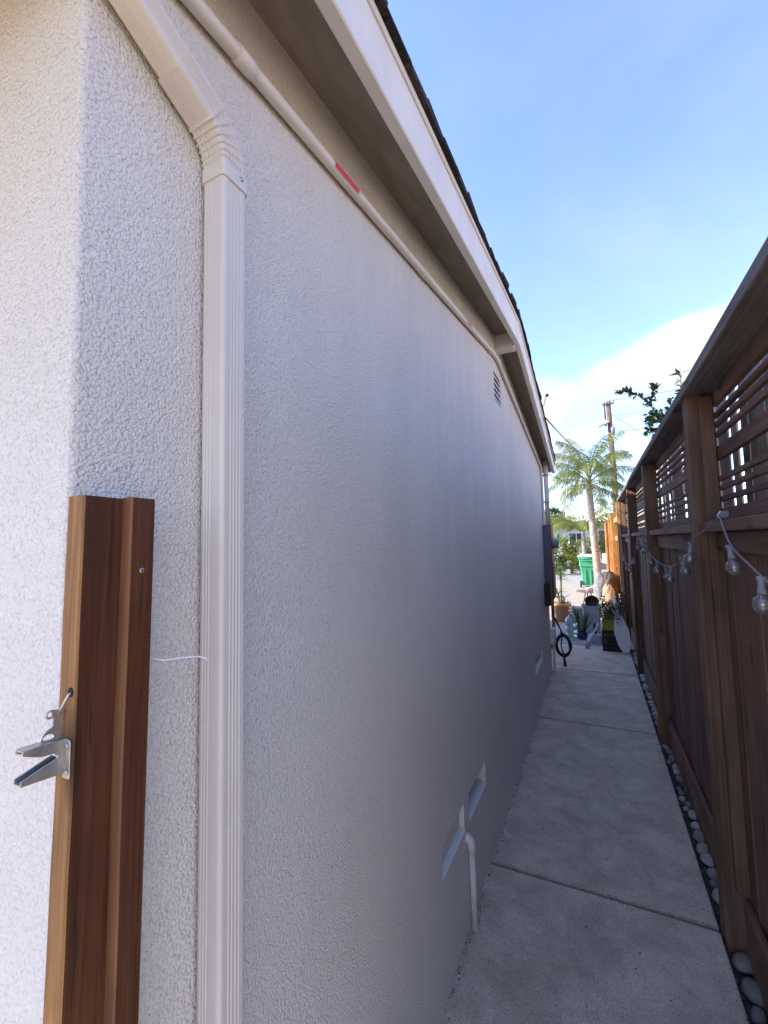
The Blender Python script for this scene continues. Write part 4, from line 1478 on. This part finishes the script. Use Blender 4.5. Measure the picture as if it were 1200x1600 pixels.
# grey tub with a wicker basket half on top
tb = thing('storage_tub', 'large pale grey plastic tub behind the snake plant', 'tub', (-0.10, 7.7, 0))
MB().rings([[(-0.10 + sx * w, 7.72 + sy * w * 0.9, z) for sx, sy in ((-1, -.8), (-.8, -1), (.8, -1), (1, -.8), (1, .8), (.8, 1), (-.8, 1), (-1, .8))] for w, z in ((0.115, 0.0), (0.135, 0.40), (0.145, 0.402), (0.145, 0.43), (0.13, 0.43), (0.12, 0.38))], True, True, False).build('body', M_greyt, tb)
bk = thing('round_basket', 'dark round basket with pale rim tipped on the grey tub', 'basket', (-0.08, 7.72, 0.43))
mm = MB()
mm.lathe([(0.02, 0.0), (0.075, 0.02), (0.10, 0.07), (0.104, 0.08), (0.096, 0.08), (0.07, 0.03), (0.02, 0.015)], (0, 0, 0), 22)
mm.build('bowl', M_brown, bk, loc=(-0.085, 7.78, 0.452), rot=(R(62), 0, 0))
MB().tube([(-0.085 + 0.103 * math.cos(a), 7.70, 0.490 + 0.055 * 0 + 0.103 * math.sin(a) * 0.9) for a in [math.pi * k_ / 14 for k_ in range(15)]], 0.006, 6).build('rim', M_tan, bk)

# white sheet-like bin behind
wb = thing('white_bucket', 'white bucket standing behind the water jug', 'bucket', (-0.32, 7.75, 0))
MB().lathe([(0.085, 0), (0.105, 0.36), (0.112, 0.362), (0.112, 0.38), (0.102, 0.38), (0.09, 0.05)], (-0.315, 7.78, 0), 22).build('body', M_wht, wb)
MB().tube([(-0.315 + 0.11 * math.cos(a), 7.78 - 0.05 * math.sin(a), 0.37 + 0.03 * math.sin(a)) for a in [math.pi * k_ / 12 for k_ in range(13)]], 0.003, 5).build('handle', M_zinc, wb)

# terracotta pot with dracaena
dp = thing('dracaena', 'spiky leaved cane plant in a large terracotta pot', 'potted plant', (-0.60, 8.55, 0))
MB().lathe([(0.10, 0), (0.145, 0.27), (0.160, 0.272), (0.165, 0.335), (0.150, 0.335), (0.140, 0.29)], (-0.60, 8.55, 0), 26).build('pot', M_terra, dp)
MB().lathe([(0.14, 0.0), (0.02, 0.012)], (-0.60, 8.55, 0.295), 20).build('soil', M_dirt, dp)
for (ox, oy, hh, nl, ll) in ((0.01, 0, 0.62, 46, 0.20), (-0.05, 0.03, 0.22, 34, 0.20), (0.06, -0.02, 0.12, 26, 0.16)):
    MB().tube([(-0.60 + ox * 0.5, 8.55 + oy * 0.5, 0.29), (-0.60 + ox, 8.55 + oy, 0.3 + hh)], [0.016, 0.012], 7).build('cane', M_twig, dp)
    mm = MB()
    for i in range(nl):
        a = rnd.uniform(0, 6.28)
        e = rnd.uniform(-0.5, 1.3)
        d = Vector((math.cos(a) * math.cos(e), math.sin(a) * math.cos(e), math.sin(e)))
        leaf(mm, Vector((-0.60 + ox, 8.55 + oy, 0.3 + hh - rnd.uniform(0, 0.16))), d, Vector((0, 0, 1)), ll * rnd.uniform(0.7, 1.2), 0.011)
    mm.build('foliage', M_strap, dp)

# round bistro table with pots
bt = thing('round_table', 'low round rust brown metal table in front of the bin', 'table', (-0.17, 9.7, 0))
MB().lathe([(0.20, 0.0), (0.215, 0.004), (0.215, 0.016), (0.20, 0.020)], (-0.17, 9.7, 0.42), 30).build('table_top', M_rust, bt)
for q in range(3):
    a = 2.1 * q + 0.4
    MB().tube([(-0.17 + 0.05 * math.cos(a), 9.7 + 0.05 * math.sin(a), 0.42), (-0.17 + 0.17 * math.cos(a), 9.7 + 0.17 * math.sin(a), 0.0)], 0.010, 6).build('leg', M_rust, bt)
for (x, y, r_, hh, mt, lb) in ((-0.155, 9.62, 0.052, 0.075, M_wht, 'small white bowl on the round brown table'), (-0.055, 9.68, 0.060, 0.10, M_pinkp, 'small pink clay pot on the round brown table')):
    p_ = thing('small_pot', lb, 'pot', (x, y, 0.441))
    MB().lathe([(r_ * 0.6, 0), (r_, hh * 0.8), (r_ * 1.06, hh), (r_ * 0.92, hh), (r_ * 0.6, hh * 0.4)], (x, y, 0.441), 18).build('bowl', mt, p_)

# bags beside the fence
def sack(name, label, cat, c, r, hh, mat, lean=(0, 0)):
    t = thing(name, label, cat, c)
    rg = []
    for i in range(10):
        q = i / 9
        rad_ = (0.9 + 0.22 * math.sin(math.pi * q) - 0.12 * q * q - (0.28 if i == 9 else 0) - (0.08 if i == 7 else 0))
        ring = []
        for k_ in range(18):
            a = 2 * math.pi * k_ / 18
            n_ = 1 + 0.30 * mnoise.noise(Vector((math.cos(a) * 1.3, math.sin(a) * 1.3, q * 2.5 + c[0] * 9))) + 0.16 * mnoise.noise(Vector((math.cos(a) * 4, math.sin(a) * 4, q * 7 + c[1])))
            ring.append((c[0] + lean[0] * q + r[0] * rad_ * n_ * math.cos(a), c[1] + lean[1] * q + r[1] * rad_ * n_ * math.sin(a), c[2] + hh * q * (1 + 0.10 * q * mnoise.noise(Vector((math.cos(a) * 1.2, math.sin(a) * 1.2, c[0] * 5))))))
        rg.append(ring)
    MB().rings(rg, True, True).build('body', mat, t)
    return t


s1 = sack('canvas_sack', 'tan canvas sack leaning beside the fence', 'sack', (0.14, 8.5, 0), (0.11, 0.10), 0.66, M_tan, (0.05, 0.1))
MB().tube([(0.09, 8.42, 0.40), (0.12, 8.40, 0.55), (0.175, 8.42, 0.66), (0.205, 8.44, 0.68), (0.20, 8.44, 0.63), (0.16, 8.40, 0.56)], 0.010, 7).build('strap', M_pinkp, s1)
s2 = sack('dark_bag', 'dark brown leather bag behind the tan sack', 'bag', (0.24, 9.0, 0), (0.12, 0.14), 0.86, M_brown, (-0.02, 0.05))
MB().tube([(0.17, 8.9, 0.75), (0.18, 8.88, 0.86), (0.22, 8.9, 0.90), (0.27, 8.9, 0.84)], 0.012, 7).build('handle', M_brown, s2)
s3 = sack('grey_bundle', 'grey bundle of cloth behind the tan sack', 'bundle', (0.08, 9.5, 0), (0.13, 0.14), 0.80, pm('grey_cloth', (0.12, 0.12, 0.13), (0.28, 0.28, 0.29), (18, 18, 18), 0.9, 0.5, 0.01), (0, 0))
bo = thing('plastic_bottle', 'pale plastic bottle standing among the plants by the fence', 'bottle', (0.255, 7.5, 0.0))
MB().lathe([(0.040, 0.0), (0.042, 0.45), (0.038, 0.52), (0.020, 0.56), (0.018, 0.60)], (0.235, 7.3, 0.0), 18).build('body', M_wht, bo)
MB().lathe([(0.021, 0), (0.021, 0.03), (0.018, 0.032)], (0.235, 7.3, 0.60), 14).build('cap', M_wht, bo)
sk = thing('garden_stick', 'thin pale stick leaning from the plants onto the fence', 'stick', (0.24, 7.2, 0.5))
MB().tube([(0.235, 7.15, 0.45), (0.30, 7.20, 0.64), (0.355, 7.25, 0.78)], 0.009, 7).build('stick', M_tan, sk)
for i, (cx_, cy_, cz_, rx_, n_) in enumerate(((0.30, 6.98, 0.62, 0.06, 90), (0.30, 7.35, 0.50, 0.07, 110))):
    t = thing('dry_plant', ('brown dried flower stalks against the fence by the white board', 'low dark leafy plant between the crate and the fence')[i], 'plant', (cx_, cy_, 0))
    mm = MB()
    clump(mm, (cx_, cy_, cz_), (rx_, 0.08, 0.12), n_, 0.05, 0.014)
    mm.build('foliage', (leafmat('dry_leaf', (0.07, 0.05, 0.035), (0.16, 0.12, 0.085), 0.1), M_deep)[i], t)
    mm = MB()
    for q in range(6):
        mm.tube([(cx_, cy_, -0.03), (cx_ + rnd.uniform(-.02, .02), cy_, cz_ * 0.5), (cx_ + rnd.uniform(-.05, .05), cy_ + rnd.uniform(-.05, .05), cz_ + 0.08)], 0.004, 4)
    mm.build('stalk', M_twig, t)

# sawn timber standing at the far house corner
tw = thing('timber_stake', 'pale timber stake standing beyond the electric panel', 'stake', (-0.60, 6.4, 0))
MB().box((-0.585, 6.40, 0.0), (-0.545, 6.44, 1.36)).build('stake', M_or, tw, 0.004)
MB().box((-0.60, 6.385, -0.001), (-0.53, 6.455, 0.03)).build('foot', M_or, tw, 0.003)

# ------------------------------------------------------------------ green bin
M_bin = pm('green_bin_plastic', (0.05, 0.33, 0.18), (0.06, 0.38, 0.21), (3, 3, 3), 0.45, rand=0.05)
M_lid = pm('sunlit_lid_plastic', (0.30, 0.42, 0.36), (0.40, 0.52, 0.45), (3, 3, 3), 0.5, rand=0.05)  # lid colour lightened for the sun falling on its top
gbn = thing('wheeled_bin', 'green wheeled rubbish bin with a sunlit-toned lid on the driveway', 'bin', (-0.21, 14.9, 0))


def rect_ring(cx_, cy_, wx, wy, z, c=0.03):
    return [(cx_ - wx, cy_ - wy + c, z), (cx_ - wx + c, cy_ - wy, z), (cx_ + wx - c, cy_ - wy, z), (cx_ + wx, cy_ - wy + c, z), (cx_ + wx, cy_ + wy - c, z), (cx_ + wx - c, cy_ + wy, z), (cx_ - wx + c, cy_ + wy, z), (cx_ - wx, cy_ + wy - c, z)]


BX, BY = -0.215, 14.95
MB().rings([rect_ring(BX, BY, w, d, z) for w, d, z in ((0.19, 0.22, 0.06), (0.205, 0.235, 0.45), (0.225, 0.26, 0.62), (0.240, 0.28, 0.64), (0.245, 0.285, 0.86), (0.265, 0.305, 0.87), (0.268, 0.31, 0.93))], True, True, False).build('body', M_bin, gbn)
MB().rings([rect_ring(BX, BY - 0.01, w, d, z, 0.05) for w, d, z in ((0.285, 0.335, 0.932), (0.288, 0.338, 0.955), (0.26, 0.31, 0.99), (0.18, 0.22, 1.01))], True, True, False).build('lid', M_lid, gbn)
for x in (-0.075, 0.075):
    MB().box((BX + x - 0.012, BY - 0.262, 0.10), (BX + x + 0.012, BY - 0.205, 0.60)).build('rib', M_bin, gbn, 0.004)
MB().tube([(BX - 0.2, BY - 0.36, 0.90), (BX + 0.2, BY - 0.36, 0.90)], 0.016, 8).build('handle', M_bin, gbn)
MB().box((BX - 0.235, BY - 0.300, 0.80), (BX + 0.235, BY - 0.286, 0.86)).build('lip', M_bin, gbn, 0.004)
for s_ in (-1, 1):
    w_ = MB().tube([(BX + s_ * 0.20, BY - 0.22, 0.10), (BX + s_ * 0.245, BY - 0.22, 0.10)], 0.10, 18).build('wheel', M_black, gbn)

# ------------------------------------------------------------------ palms
pt = thing('queen_palm', 'tall feathery palm with grey trunk beside the bin', 'palm', (0.03, 12.6, 0))
mm = MB()
pts, rr = [], []
for i in range(34):
    t = i / 33
    pts.append((0.05 - 0.09 * t + 0.01 * math.sin(t * 5), 12.6, -0.08 + 2.85 * t))
    rr.append(0.098 - 0.022 * t + (0.006 if i % 2 else 0.0) + 0.02 * max(0, 0.12 - t))
mm.tube(pts, rr, 14)
mm.build('trunk', M_bark, pt)
MB().tube([(-0.04, 12.6, 2.74), (-0.042, 12.6, 3.0), (-0.045, 12.6, 3.25)], [0.075, 0.065, 0.03], 12).build('crownshaft', pm('crownshaft', (0.22, 0.20, 0.07), (0.42, 0.34, 0.18), (9, 9, 3), 0.6), pt)
for i in range(28):
    a = i * 2.399 + 0.3
    lvl = i / 27
    mm = MB()
    frond(mm, (-0.042 + 0.04 * math.cos(a), 12.6 + 0.04 * math.sin(a), 2.85 + 0.40 * lvl), a, R(5 + 80 * lvl), rnd.uniform(1.0, 1.3) + 0.35 * lvl, R(112 - 42 * lvl), 84, 0.36, 0.0062, 0.014, 0.85)
    mm.build('frond', M_palm, pt)

# a second, low young palm and a bird-of-paradise clump
p2 = thing('young_palm', 'low young palm with arching fronds left of the tall trunk', 'palm', (-0.33, 16.4, 0))
MB().tube([(-0.33, 16.4, -0.05), (-0.33, 16.4, 0.8), (-0.33, 16.4, 1.75)], [0.10, 0.085, 0.06], 10).build('trunk', M_bark, p2)
for i in range(16):
    a = R(90) + i * 0.36
    mm = MB()
    frond(mm, (-0.33, 16.4, 1.7), a, R(rnd.uniform(38, 72)), rnd.uniform(1.7, 2.4), R(100), 50, 0.42, 0.012, 0.018, 0.6)
    mm.build('frond', M_palm, p2)
p3 = thing('fan_clump', 'broad leaved tropical clump in front of the white house', 'plant', (-1.55, 20.0, 0))
MB().tube([(-1.55, 20, -0.05), (-1.55, 20, 0.9)], [0.07, 0.05], 8).build('stem', M_bark, p3)
for i in range(16):
    a = i * 2.399
    e = R(rnd.uniform(15, 75))
    mm = MB()
    d = Vector((math.cos(a) * math.cos(e), math.sin(a) * math.cos(e), math.sin(e)))
    b0 = Vector((-1.55, 20, 0.85))
    mm.tube([b0, b0 + d * 0.5], [0.012, 0.008], 5)
    leaf(mm, b0 + d * 0.35, d, Vector((0, 0, 1)), rnd.uniform(0.75, 1.05), 0.10)
    mm.build('leaf', M_strap, p3)

# shrubs by the street
bush('golden_shrub', 'bright yellow green shrub behind the green bin', (-0.95, 20.4, 0.80), (0.50, 0.45, 0.85), 1500, M_lime, 0.11, 0.035, 12)
bush('golden_shrub', 'wide yellow green shrub between the bin and the far house', (-0.45, 21.0, 0.75), (0.55, 0.4, 0.75), 1500, M_lime, 0.11, 0.035, 12)
bush('low_shrub', 'low green shrub at the foot of the golden shrub', (-1.40, 19.6, 0.42), (0.38, 0.4, 0.42), 800, M_mid, 0.09, 0.03)
bush('street_bush', 'rounded green bush on the far pavement behind the palm trunk', (0.55, 32.2, 0.9), (1.0, 0.8, 1.1), 1200, M_mid, 0.16, 0.05)
bush('fence_shrub', 'sunlit green shrub reaching over the cedar fence', (1.0, 12.4, 1.75), (0.62, 1.1, 0.95), 2200, M_lime, 0.12, 0.035, 14)
bush('dark_hedge_shrub', 'dark green shrub under the light shrub behind the cedar fence', (0.85, 14.6, 1.5), (0.42, 0.7, 0.75), 1100, M_mid, 0.11, 0.035)
bush('house_shrub', 'dense dark shrub under the eave of the white house', (-3.6, 31.9, 0.9), (1.4, 0.7, 0.9), 1300, M_deep, 0.16, 0.05)

# shrub behind the near fence with two sprigs over the top
t = thing('leafy_tree', 'dark leafy tree with two sprigs reaching over the brown fence', 'tree', (1.35, 6.9, 0))
mm = MB()
mm.tube([(1.35, 6.9, -0.1), (1.30, 6.85, 1.0), (1.15, 6.75, 2.0), (1.0, 6.65, 2.6)], [0.06, 0.05, 0.035, 0.02], 8)
mm.tube([(1.15, 6.75, 2.0), (1.2, 6.6, 2.5), (1.13, 6.5, 3.0), (1.10, 6.5, 3.62)], [0.028, 0.02, 0.012, 0.004], 6)
mm.build('trunk', M_twig, t)
lf = MB()
sprig = [(1.0, 6.65, 2.6), (0.90, 6.6, 2.95), (0.78, 6.6, 3.25), (0.64, 6.6, 3.42), (0.50, 6.6, 3.50), (0.40, 6.6, 3.50)]
MB().tube(sprig, [0.018, 0.012, 0.009, 0.006, 0.004, 0.002], 5).build('branch', M_twig, t)


def leaves_along(pts, n, L_, w, tw=1.0):
    P_ = [Vector(p) for p in pts]
    for i in range(n):
        f = rnd.uniform(0.1, 0.999) * (len(P_) - 1)
        k_ = int(f)
        q = P_[k_].lerp(P_[k_ + 1], f - k_)
        tg = (P_[k_ + 1] - P_[k_]).normalized()
        leaf(lf, q, tg * 0.6 + rvec() * tw, Vector((0, 0, 1)) + rvec() * 0.6, L_ * rnd.uniform(0.7, 1.2), w)


leaves_along(sprig[1:], 60, 0.095, 0.026)
for b_ in ([(0.78, 6.6, 3.25), (0.80, 6.58, 3.40), (0.84, 6.55, 3.52)], [(0.90, 6.6, 2.95), (0.83, 6.6, 3.10), (0.72, 6.6, 3.14)], [(0.9, 6.6, 2.95), (0.98, 6.6, 3.15), (1.0, 6.6, 3.3)], [(0.9, 6.6, 2.9), (0.78, 6.6, 2.95), (0.70, 6.6, 2.92)]):
    MB().tube(b_, [0.006, 0.004, 0.002], 5).build('branch', M_twig, t)
    leaves_along(b_, 34, 0.095, 0.027)
up = [(1.2, 6.6, 2.5), (1.13, 6.5, 3.0), (1.10, 6.5, 3.62)]
leaves_along(up, 75, 0.11, 0.024)
clump(lf, (0.88, 6.6, 2.98), (0.17, 0.16, 0.16), 150, 0.095, 0.028)
clump(lf, (1.1, 6.7, 2.4), (0.45, 0.4, 0.35), 500, 0.10, 0.03)
lf.build('crown', M_deep, t)

# ------------------------------------------------------------------ cars on the street
M_carw = pm('white_car_paint', (0.72, 0.73, 0.75), (0.76, 0.77, 0.79), (1, 1, 1), 0.2, rand=0.02, spec=0.6)
M_glass = pm('car_glass', (0.02, 0.025, 0.03), (0.04, 0.045, 0.05), (1, 1, 1), 0.08, spec=0.8)
M_rim = pm('wheel_rim', (0.35, 0.35, 0.36), (0.5, 0.5, 0.5), (9, 9, 9), 0.35, metallic=0.8)
M_lamp = pm('headlight_glass', (0.5, 0.5, 0.5), (0.6, 0.6, 0.6), (9, 9, 9), 0.1, spec=0.8)


def car(x, y, flip, label):
    """parked car, nose towards +x unless flip"""
    f = -1 if flip else 1
    t = thing('parked_car', label, 'car', (x, y, -0.095), 'cars parked along the street')

    def P(q):
        return [(x + f * a, b_ - 0.095) for a, b_ in q]
    bodyp = [(-2.15, 0.30), (-2.2, 0.62), (-2.1, 0.92), (-1.3, 0.98), (0.75, 0.98), (1.4, 0.90), (1.95, 0.80), (2.18, 0.66), (2.22, 0.32), (1.85, 0.24), (1.75, 0.48), (1.5, 0.62), (1.2, 0.62), (0.98, 0.48), (0.9, 0.22), (-0.95, 0.22), (-1.03, 0.48), (-1.25, 0.62), (-1.52, 0.62), (-1.75, 0.48), (-1.85, 0.26)]
    MB().prism(P(bodyp), 'y', y - 0.86, y + 0.86).build('body', M_carw, t, 0.04, 2)
    cab = [(-1.75, 0.975), (-1.15, 1.40), (-0.2, 1.46), (0.25, 1.38), (0.95, 0.975)]
    MB().prism(P(cab), 'y', y - 0.70, y + 0.70).build('window_glass', M_glass, t, 0.04, 2)
    roofp = [(-1.30, 1.36), (-1.1, 1.44), (-0.2, 1.50), (0.30, 1.42), (0.42, 1.33), (0.25, 1.37), (-0.2, 1.455), (-1.1, 1.40)]
    MB().prism(P(roofp), 'y', y - 0.71, y + 0.71).build('roof_panel', M_carw, t, 0.01)
    for px in (-1.39, 1.36):
        for sy in (-0.80, 0.80):
            w = MB().tube([(x + f * px, y + sy - 0.10, 0.225), (x + f * px, y + sy + 0.10, 0.225)], 0.32, 22).build('wheel', M_black, t)
            MB().tube([(x + f * px, y + sy - 0.105, 0.225), (x + f * px, y + sy + 0.105, 0.225)], 0.20, 18).build('rim', M_rim, w)
    for sy in (-0.62, 0.62):
        MB().ball((x + f * 2.10, y + sy, 0.60), (0.12, 0.20, 0.09), 10, 6).build('headlight', M_lamp, t)


car(-3.95, 25.6, False, 'white parked car showing its bonnet left of the golden shrub')
car(2.55, 25.6, True, 'white parked car showing its bonnet right of the palm trunk')

# ------------------------------------------------------------------ house across the street
M_bw = pm('far_white_wall', (0.62, 0.61, 0.57), (0.70, 0.69, 0.65), (2, 2, 2), 0.8)
M_brf = pm('far_dark_roof', (0.05, 0.048, 0.045), (0.09, 0.085, 0.08), (4, 4, 4), 0.9)
M_far_pale = pm('far_pale_roof', (0.45, 0.45, 0.44), (0.58, 0.58, 0.56), (2, 2, 2), 0.8)
fh = thing('far_house', 'white single storey house across the street with dark roof edge', 'house', (-1, 36, 0))
MB().box((-9, 35.0, -0.1), (7.5, 42, 2.55)).build('wall', M_bw, fh)
mm = MB()
mm.add([(-9.6, 34.3, 2.52), (8.0, 34.3, 2.52), (8.0, 34.3, 2.72), (-9.6, 34.3, 2.72), (-9.6, 42.6, 2.9), (8, 42.6, 2.9), (8, 42.6, 3.05), (-9.6, 42.6, 3.05)], [(0, 1, 2, 3), (3, 2, 6, 7), (7, 6, 5, 4), (4, 5, 1, 0), (0, 3, 7, 4), (1, 5, 6, 2)])
mm.build('roof', M_brf, fh)
for (xa, xb, za, zb) in ((-1.75, -0.62, 0.95, 2.0), (-6.2, -4.0, 0.9, 2.0), (2.4, 4.2, 0.9, 2.0)):
    w = MB().box((xa, 34.93, za), (xb, 34.995, zb)).build('window', M_bw, fh, 0.01)
    n_ = 2 if xb - xa < 1.5 else 3
    for q in range(n_):
        wq = (xb - xa - 0.12) / n_
        MB().box((xa + 0.06 + q * wq + 0.03, 34.915, za + 0.08), (xa + 0.06 + (q + 1) * wq - 0.03, 34.929, zb - 0.08)).build('pane', M_glass, w)
d_ = MB().box((0.35, 34.93, 0.0), (1.25, 34.99, 2.05)).build('door', M_rust, fh, 0.01)
MB().ball((0.45, 34.91, 1.0), 0.04, 8, 6).build('handle', M_zinc, d_)
gw = thing('garden_wall', 'low pale garden wall in front of the far house', 'wall', (-2, 33.6, 0))
MB().box((-9, 33.5, -0.05), (0.2, 33.66, 0.62)).build('wall_body', M_bw, gw, 0.01)
MB().box((-9.02, 33.47, 0.622), (0.22, 33.69, 0.68)).build('coping', M_far_pale, gw, 0.01)
bush('yard_tree', 'leafy tree standing behind the far white house', (-3.4, 44.5, 3.0), (2.2, 1.8, 1.6), 2200, M_mid, 0.3, 0.09, 12, None, 'tree')
bush('yard_tree', 'taller green tree behind the far house near the utility pole', (3.5, 46.0, 3.2), (2.6, 2.0, 2.2), 2600, M_deep, 0.3, 0.09, 12, None, 'tree')

# neighbour house on the right, seen only through gaps in the fence
M_cream = pm('cream_stucco', (0.62, 0.56, 0.44), (0.70, 0.64, 0.52), (3, 3, 3), 0.85, rand=0.02)
M_rtile = pm('red_roof_tile', (0.30, 0.10, 0.06), (0.44, 0.17, 0.10), (12, 12, 12), 0.8, rand=0.05)
nh = thing('neighbour_house', 'cream stucco house with red roof glimpsed through the fence', 'house', (7, 5, 0))
MB().box((4.2, 0.4, -0.1), (11, 13.5, 2.75)).build('wall', M_cream, nh)
mm = MB()
mm.prism([(3.7, 2.62), (7.6, 4.3), (11.5, 2.62), (11.5, 2.75), (7.6, 4.45), (3.7, 2.75)], 'y', -0.1, 14.0)
mm.build('roof', M_rtile, nh)
for yq in (3.0, 7.2, 10.6):
    w = MB().box((4.13, yq, 0.95), (4.195, yq + 1.3, 2.1)).build('window', M_trim, nh, 0.01)
    MB().box((4.115, yq + 0.08, 1.03), (4.128, yq + 0.62, 2.02)).build('pane', M_glass, w)
    MB().box((4.115, yq + 0.68, 1.03), (4.128, yq + 1.22, 2.02)).build('pane', M_glass, w)

# ------------------------------------------------------------------ utility pole and wires
M_pole = pm('creosote_pole', (0.075, 0.045, 0.032), (0.16, 0.095, 0.068), (9, 9, 2), 0.9, 0.3, 0.01)
M_pale_ = pm('sun_bleached', (0.45, 0.42, 0.38), (0.55, 0.52, 0.47), (9, 9, 2), 0.85)
up_ = thing('utility_pole', 'brown wooden utility pole with crossarms beyond the palm', 'utility pole', (1.40, 30.2, 0))
MB().tube([(1.42, 30.2, -0.1), (1.36, 30.2, 3.0), (1.26, 30.2, 10.2)], [0.20, 0.19, 0.13], 14).build('pole', M_pole, up_)
MB().tube([(1.05, 30.15, 8.6), (1.02, 30.15, 10.05)], 0.05, 8).build('side_mast', M_pole, up_)
MB().box((0.95, 30.02, 6.62), (2.05, 30.10, 6.74)).build('crossarm', M_pole, up_, 0.01)
MB().box((0.90, 30.02, 9.95), (1.55, 30.10, 10.05)).build('crossarm', M_pole, up_, 0.01)
mm = MB()
mm.prism([(0.62, 8.55), (1.22, 8.75), (1.22, 8.85), (0.95, 9.0)], 'y', 29.8, 30.1)
mm.build('cover', M_pale_, up_, 0.01)
MB().lathe([(0.11, 0), (0.115, 0.5), (0.08, 0.56), (0.03, 0.6)], (1.42, 29.95, 7.9), 14).build('transformer', M_meter, up_)
for x in (1.02, 1.30, 1.55):
    MB().lathe([(0.03, 0), (0.045, 0.04), (0.03, 0.08), (0.045, 0.12), (0.02, 0.16)], (x, 30.06, 10.05), 8).build('insulator', M_meter, up_)
MB().tube([(1.85, 30.1, 5.2), (1.86, 30.1, 9.9)], 0.012, 6).build('riser', M_meter, up_)


def wire(name, label, a, b_, sag, r_=0.012, mat=M_black):
    a, b_ = Vector(a), Vector(b_)
    pts = []
    for i in range(25):
        t = i / 24
        p = a.lerp(b_, t)
        p.z -= sag * 4 * t * (1 - t)
        pts.append(p)
    o = MB().tube(pts, r_, 5).build(name, mat)
    return tag(o, label, 'wire')


wire('service_wire', 'black service drop sagging from the pole to the roof edge', (-0.345, 4.05, 2.61), (0.92, 30.1, 8.4), 0.95, 0.006)
wire('service_wire', 'lower black wire running from the pole towards the roof', (-0.40, 5.45, 2.52), (0.95, 30.1, 7.9), 0.15, 0.005)
wire('service_wire', 'thin wire leaving the mast below the eave corner', (-0.43, 5.21, 2.25), (1.2, 30.1, 5.0), 0.35, 0.005)
wire('overhead_wire', 'topmost overhead wire running right from the pole top', (1.3, 30.06, 10.2), (14, 26, 10.2), 0.35, 0.012)
wire('overhead_wire', 'second overhead wire running right below the pole top', (1.55, 30.06, 9.2), (14, 26, 9.0), 0.35, 0.012)
wire('overhead_wire', 'third overhead wire running right beside the pole', (1.4, 30.06, 8.2), (14, 27, 8.0), 0.35, 0.012)
wire('overhead_wire', 'slanting guy wire descending right from the pole top', (1.4, 30.06, 9.3), (7.5, 30, 4.0), 0.15, 0.014)
wire('overhead_wire', 'steep guy wire descending right from the middle of the pole', (1.6, 30.06, 7.4), (5.0, 30, 2.0), 0.10, 0.014)
wire('overhead_wire', 'low overhead wire running right from the lower crossarm', (2.0, 30.06, 6.7), (14, 28, 6.0), 0.5, 0.012)
